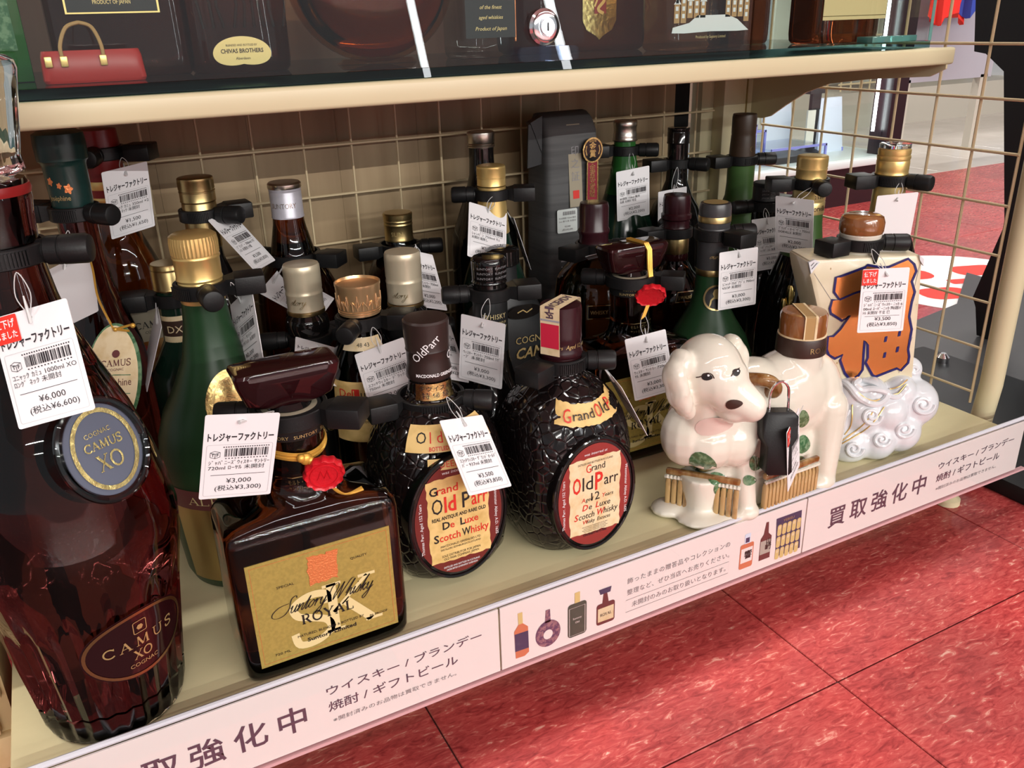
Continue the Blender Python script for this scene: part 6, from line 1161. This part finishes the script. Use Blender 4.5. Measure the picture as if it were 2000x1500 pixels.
t = thing('bag_reflection', 'reflection of a red bag with tan straps, built as a small bag at the front of the case', 'bag', (-.0480, .1870, ZB)); obj('bag_body', G().loft([(0, .0300, .010, 6), (.002, .0310, .0110, 6), (.016, .0300, .0095, 6), (.0195, .0290, .0080, 5)], 40), 'leather_red', t)  # a reflection in the glass, modelled as a solid bag inside the case
for x in (-.018, .004):
    pass
obj('strap', G().tube(crom([(-.017, -.0098, .012), (-.0175, -.0090, .022), (-.012, -.006, .033), (-.004, -.004, .036)], 5), .0012, 8), 'tan_strap', t); obj('strap', G().tube(crom([(.006, -.0098, .010), (.0065, -.0090, .022), (.003, -.006, .033), (-.004, -.004, .036)], 5), .0012, 8), 'tan_strap', t)
for x in (-.017, .006, -.026): obj('buckle', bevbox(x - .0022, x + .0022, -.0118, -.0100, .010, .0165, .0006), 'gold', t)
t = casebottle('whisky_flagon', 'dark embossed flagon with a gold kidney-shaped label in the case', .0560, .2350, .0360, .0300, 3, .11, .165, 'case_maroon', 'gold_dark')
F = front(-.0304, -.004, .0130); lb = obj('label', G().prism([(.0205 * cos(a), .0115 * sin(a) + (.0045 * (1 - abs(cos(a))) if sin(a) < 0 else 0)) for a in [2 * pi * k / 48 for k in range(48)]], F, -.0005, .0008), 'gold_print', t)
g = G(); put(g, 'CHIVAS BROTHERS', 0, .0005, .0028, F, w=.030, o=.0011, bold=.02); put(g, 'BLENDED AND BOTTLED BY', 0, .0050, .0014, F, w=.022, o=.0011); put(g, 'Aberdeen', 0, -.0040, .0018, F, o=.0011); obj('print', g, 'dark_band', lb); g = G(); rnd = random.Random(4)
for k in range(9):
    x = -.028 + k * .007; g.tube([(x, -.0300, .030), (x + rnd.uniform(-.004, .004), -.0306, .045), (x + rnd.uniform(-.005, .005), -.0302, .07)], .0011, 6)
obj('embossing', g, 'case_clear', t)
t = thing('decanter', 'broad round amber decanter in the middle of the glass case', 'decanter', (.1720, .2560, ZB)); obj('glass_body', G().loft([(.0003 + .066 - .066 * cos(pi * k / 22), max(.004, .0700 * sin(pi * k / 22)), max(.003, .034 * sin(pi * k / 22)), 2.2) for k in range(1, 22)] + [(.14, .012, .012, 2), (.175, .012, .012, 2)], 64), 'case_amber', t, sharp=70); obj('stopper', G().ball((0, 0, .188), .018), 'clear_glass', t); obj('foot', G().loft([(0, .034, .018, 2.2), (.004, .030, .015, 2.2)], 40), 'case_amber', t)
obj('whisky_fill', G().loft([(.004 + .060 - .060 * cos(pi * k / 22), max(.004, .064 * sin(pi * k / 22)), max(.003, .029 * sin(pi * k / 22)), 2.2) for k in range(1, 13)], 64), 'amber_mid', t)
t = casebottle('whisky_bottle', 'clear square bottle with black script label beside the amber decanter', .2740, .2720, .0275, .0240, 5, .12, .18, 'case_clear', 'black_glass')
F = front(-.0244); lb = obj('label', G().flat([(-.0240, .0160), (.0240, .0160), (.0240, .11), (-.0240, .11)], F, .0003), 'ink', t); g = G(); put(g, 'of the finest', 0, .0390, .0030, F, w=.021, shear=.3, o=.0005); put(g, 'aged whiskies', 0, .0310, .0030, F, w=.023, shear=.3, o=.0005); put(g, 'Product of Japan', 0, .0220, .0030, F, w=.030, shear=.3, o=.0005); obj('print', g, 'gold_print', lb)
t = casebottle('whisky_bottle', 'broad dark red bottle with a gold lion shield label in the case', .3820, .2900, .0720, .0320, 5, .14, .20, 'case_maroon', 'gold_dark')
F = front(-.0326, .010, .0150); sh = [(-.0185, .07), (.0185, .07), (.0185, .012), (.014, .004), (.004, -.001), (0, -.0045), (-.004, -.001), (-.014, .004), (-.0185, .012)]; lb = obj('label', G().prism(sh, F, -.0004, .0006), 'gold_leaf', t); obj('shield_field', G().flat([(-.006, .07), (.007, .07), (.007, .018), (-.006, .018)], F, .0009), 'oxred', lb); g = ribbon(G(), [p for p in crom2([(.003, .06), (-.004, .05), (.004, .042), (-.003, .034), (.005, .030), (-.002, .022), (.004, .018)])], .0030, F, .0012); ribbon(g, [(-.004, .045), (.006, .048)], .0018, F, .0012); ribbon(g, [(-.003, .030), (-.006, .024)], .0018, F, .0012); obj('lion_print', g, 'gold', lb); obj('edge_stripe', G().box(-.0722, -.0712, -.020, -.018, .012, .14), 'orange_foil', t)
t = casebottle('whisky_bottle', 'clear amber bottle painted with a snowy town scene in the case', .4640, .2080, .0470, .0230, 7, .12, .18, 'case_amber', 'gold_dark')
F = front(-.0234); lb = obj('snow_print', G().flat([(-.0430, .0195), (-.0440, .0150), (-.030, .0145), (.0, .0155), (.030, .0150), (.0440, .0155), (.0300, .0250), (.0180, .0290), (-.0160, .0290), (-.0250, .0230)], F, .0003), 'sticker', t)
rnd = random.Random(8); g1, g2 = G(), G()
for k in range(12):
    x = -.042 + k * .0072; 
    if abs(x) < .012: continue
    h = rnd.uniform(.012, .026); b = .027 + .004 * (abs(x) > .03) * -1; g1.flat([(x, b), (x + .006, b), (x + .006, b + h), (x, b + h)], F, .0003)
    for r in range(3): g2.flat([(x + .0012, b + .004 + r * .006), (x + .0042, b + .004 + r * .006), (x + .0042, b + .0075 + r * .006), (x + .0012, b + .0075 + r * .006)], F, .0006)
    g2.flat([(x - .001, b + h), (x + .007, b + h), (x + .003, b + h + .005)], F, .0006)
obj('town_print', g1, 'tan_strap', t); obj('window_print', g2, 'sticker', t); g = G()
for k in range(8): g.flat([(-.006 + k * .0017, .0292), (-.0052 + k * .0017, .0292), (-.0052 + k * .0017, .0330), (-.006 + k * .0017, .0330)], F, .0006)
obj('fence_print', g, 'ink', t); obj('lettering', put(G(), 'Produced by Suntory Limited', 0, .0100, .0024, F, w=.034, o=.0004), 'gold_print', t)
casebottle('whisky_bottle', 'dark clear bottle behind the snowy town bottle', .5850, .2850, .0300, .0280, 2.6, .14, .2, 'case_maroon', 'black_glass')
t = casebottle('whisky_bottle', 'bottle with a plain cream label at the right end of the case', .6380, .2040, .0440, .0250, 5, .13, .19, 'amber_dark', 'gold_dark')
F = front(-.0254); lb = obj('label', G().flat([(-.0430, .0210), (.0430, .0210), (.0430, .11), (-.0430, .11)], F, .0003), 'cream_print', t); obj('label_line', ribbon(G(), [(-.0430, .0245), (.0430, .0245)], .0006, F, .0005), 'gold_dark', lb); obj('print', put(G(), 'ウイスキー', -.012, .0400, .0034, F, w=.022, o=.0005), 'dark_band', lb)
# unseen light tubes added across the aisle to mirror as streaks in the glass
lt = thing('streak_light', 'slanted light tube out of view, added to make a streak in the glass case', 'lamp', (.70, -1.2, .37)); obj('tube', G().tube([(-.055, 0, .36), (.045, 0, -.20)], .0085, 10), 'led', lt); obj('end_cap', G().tube([(-.058, 0, .375), (-.055, 0, .36)], .011, 10), 'chrome', lt)
lt = thing('streak_light', 'second slanted light tube out of view, added to make a streak right of the case lock', 'lamp', (1.065, -1.2, .37)); obj('tube', G().tube([(-.105, 0, .36), (.075, 0, -.20)], .0105, 10), 'led', lt); obj('end_cap', G().tube([(-.110, 0, .375), (-.105, 0, .36)], .013, 10), 'chrome', lt)
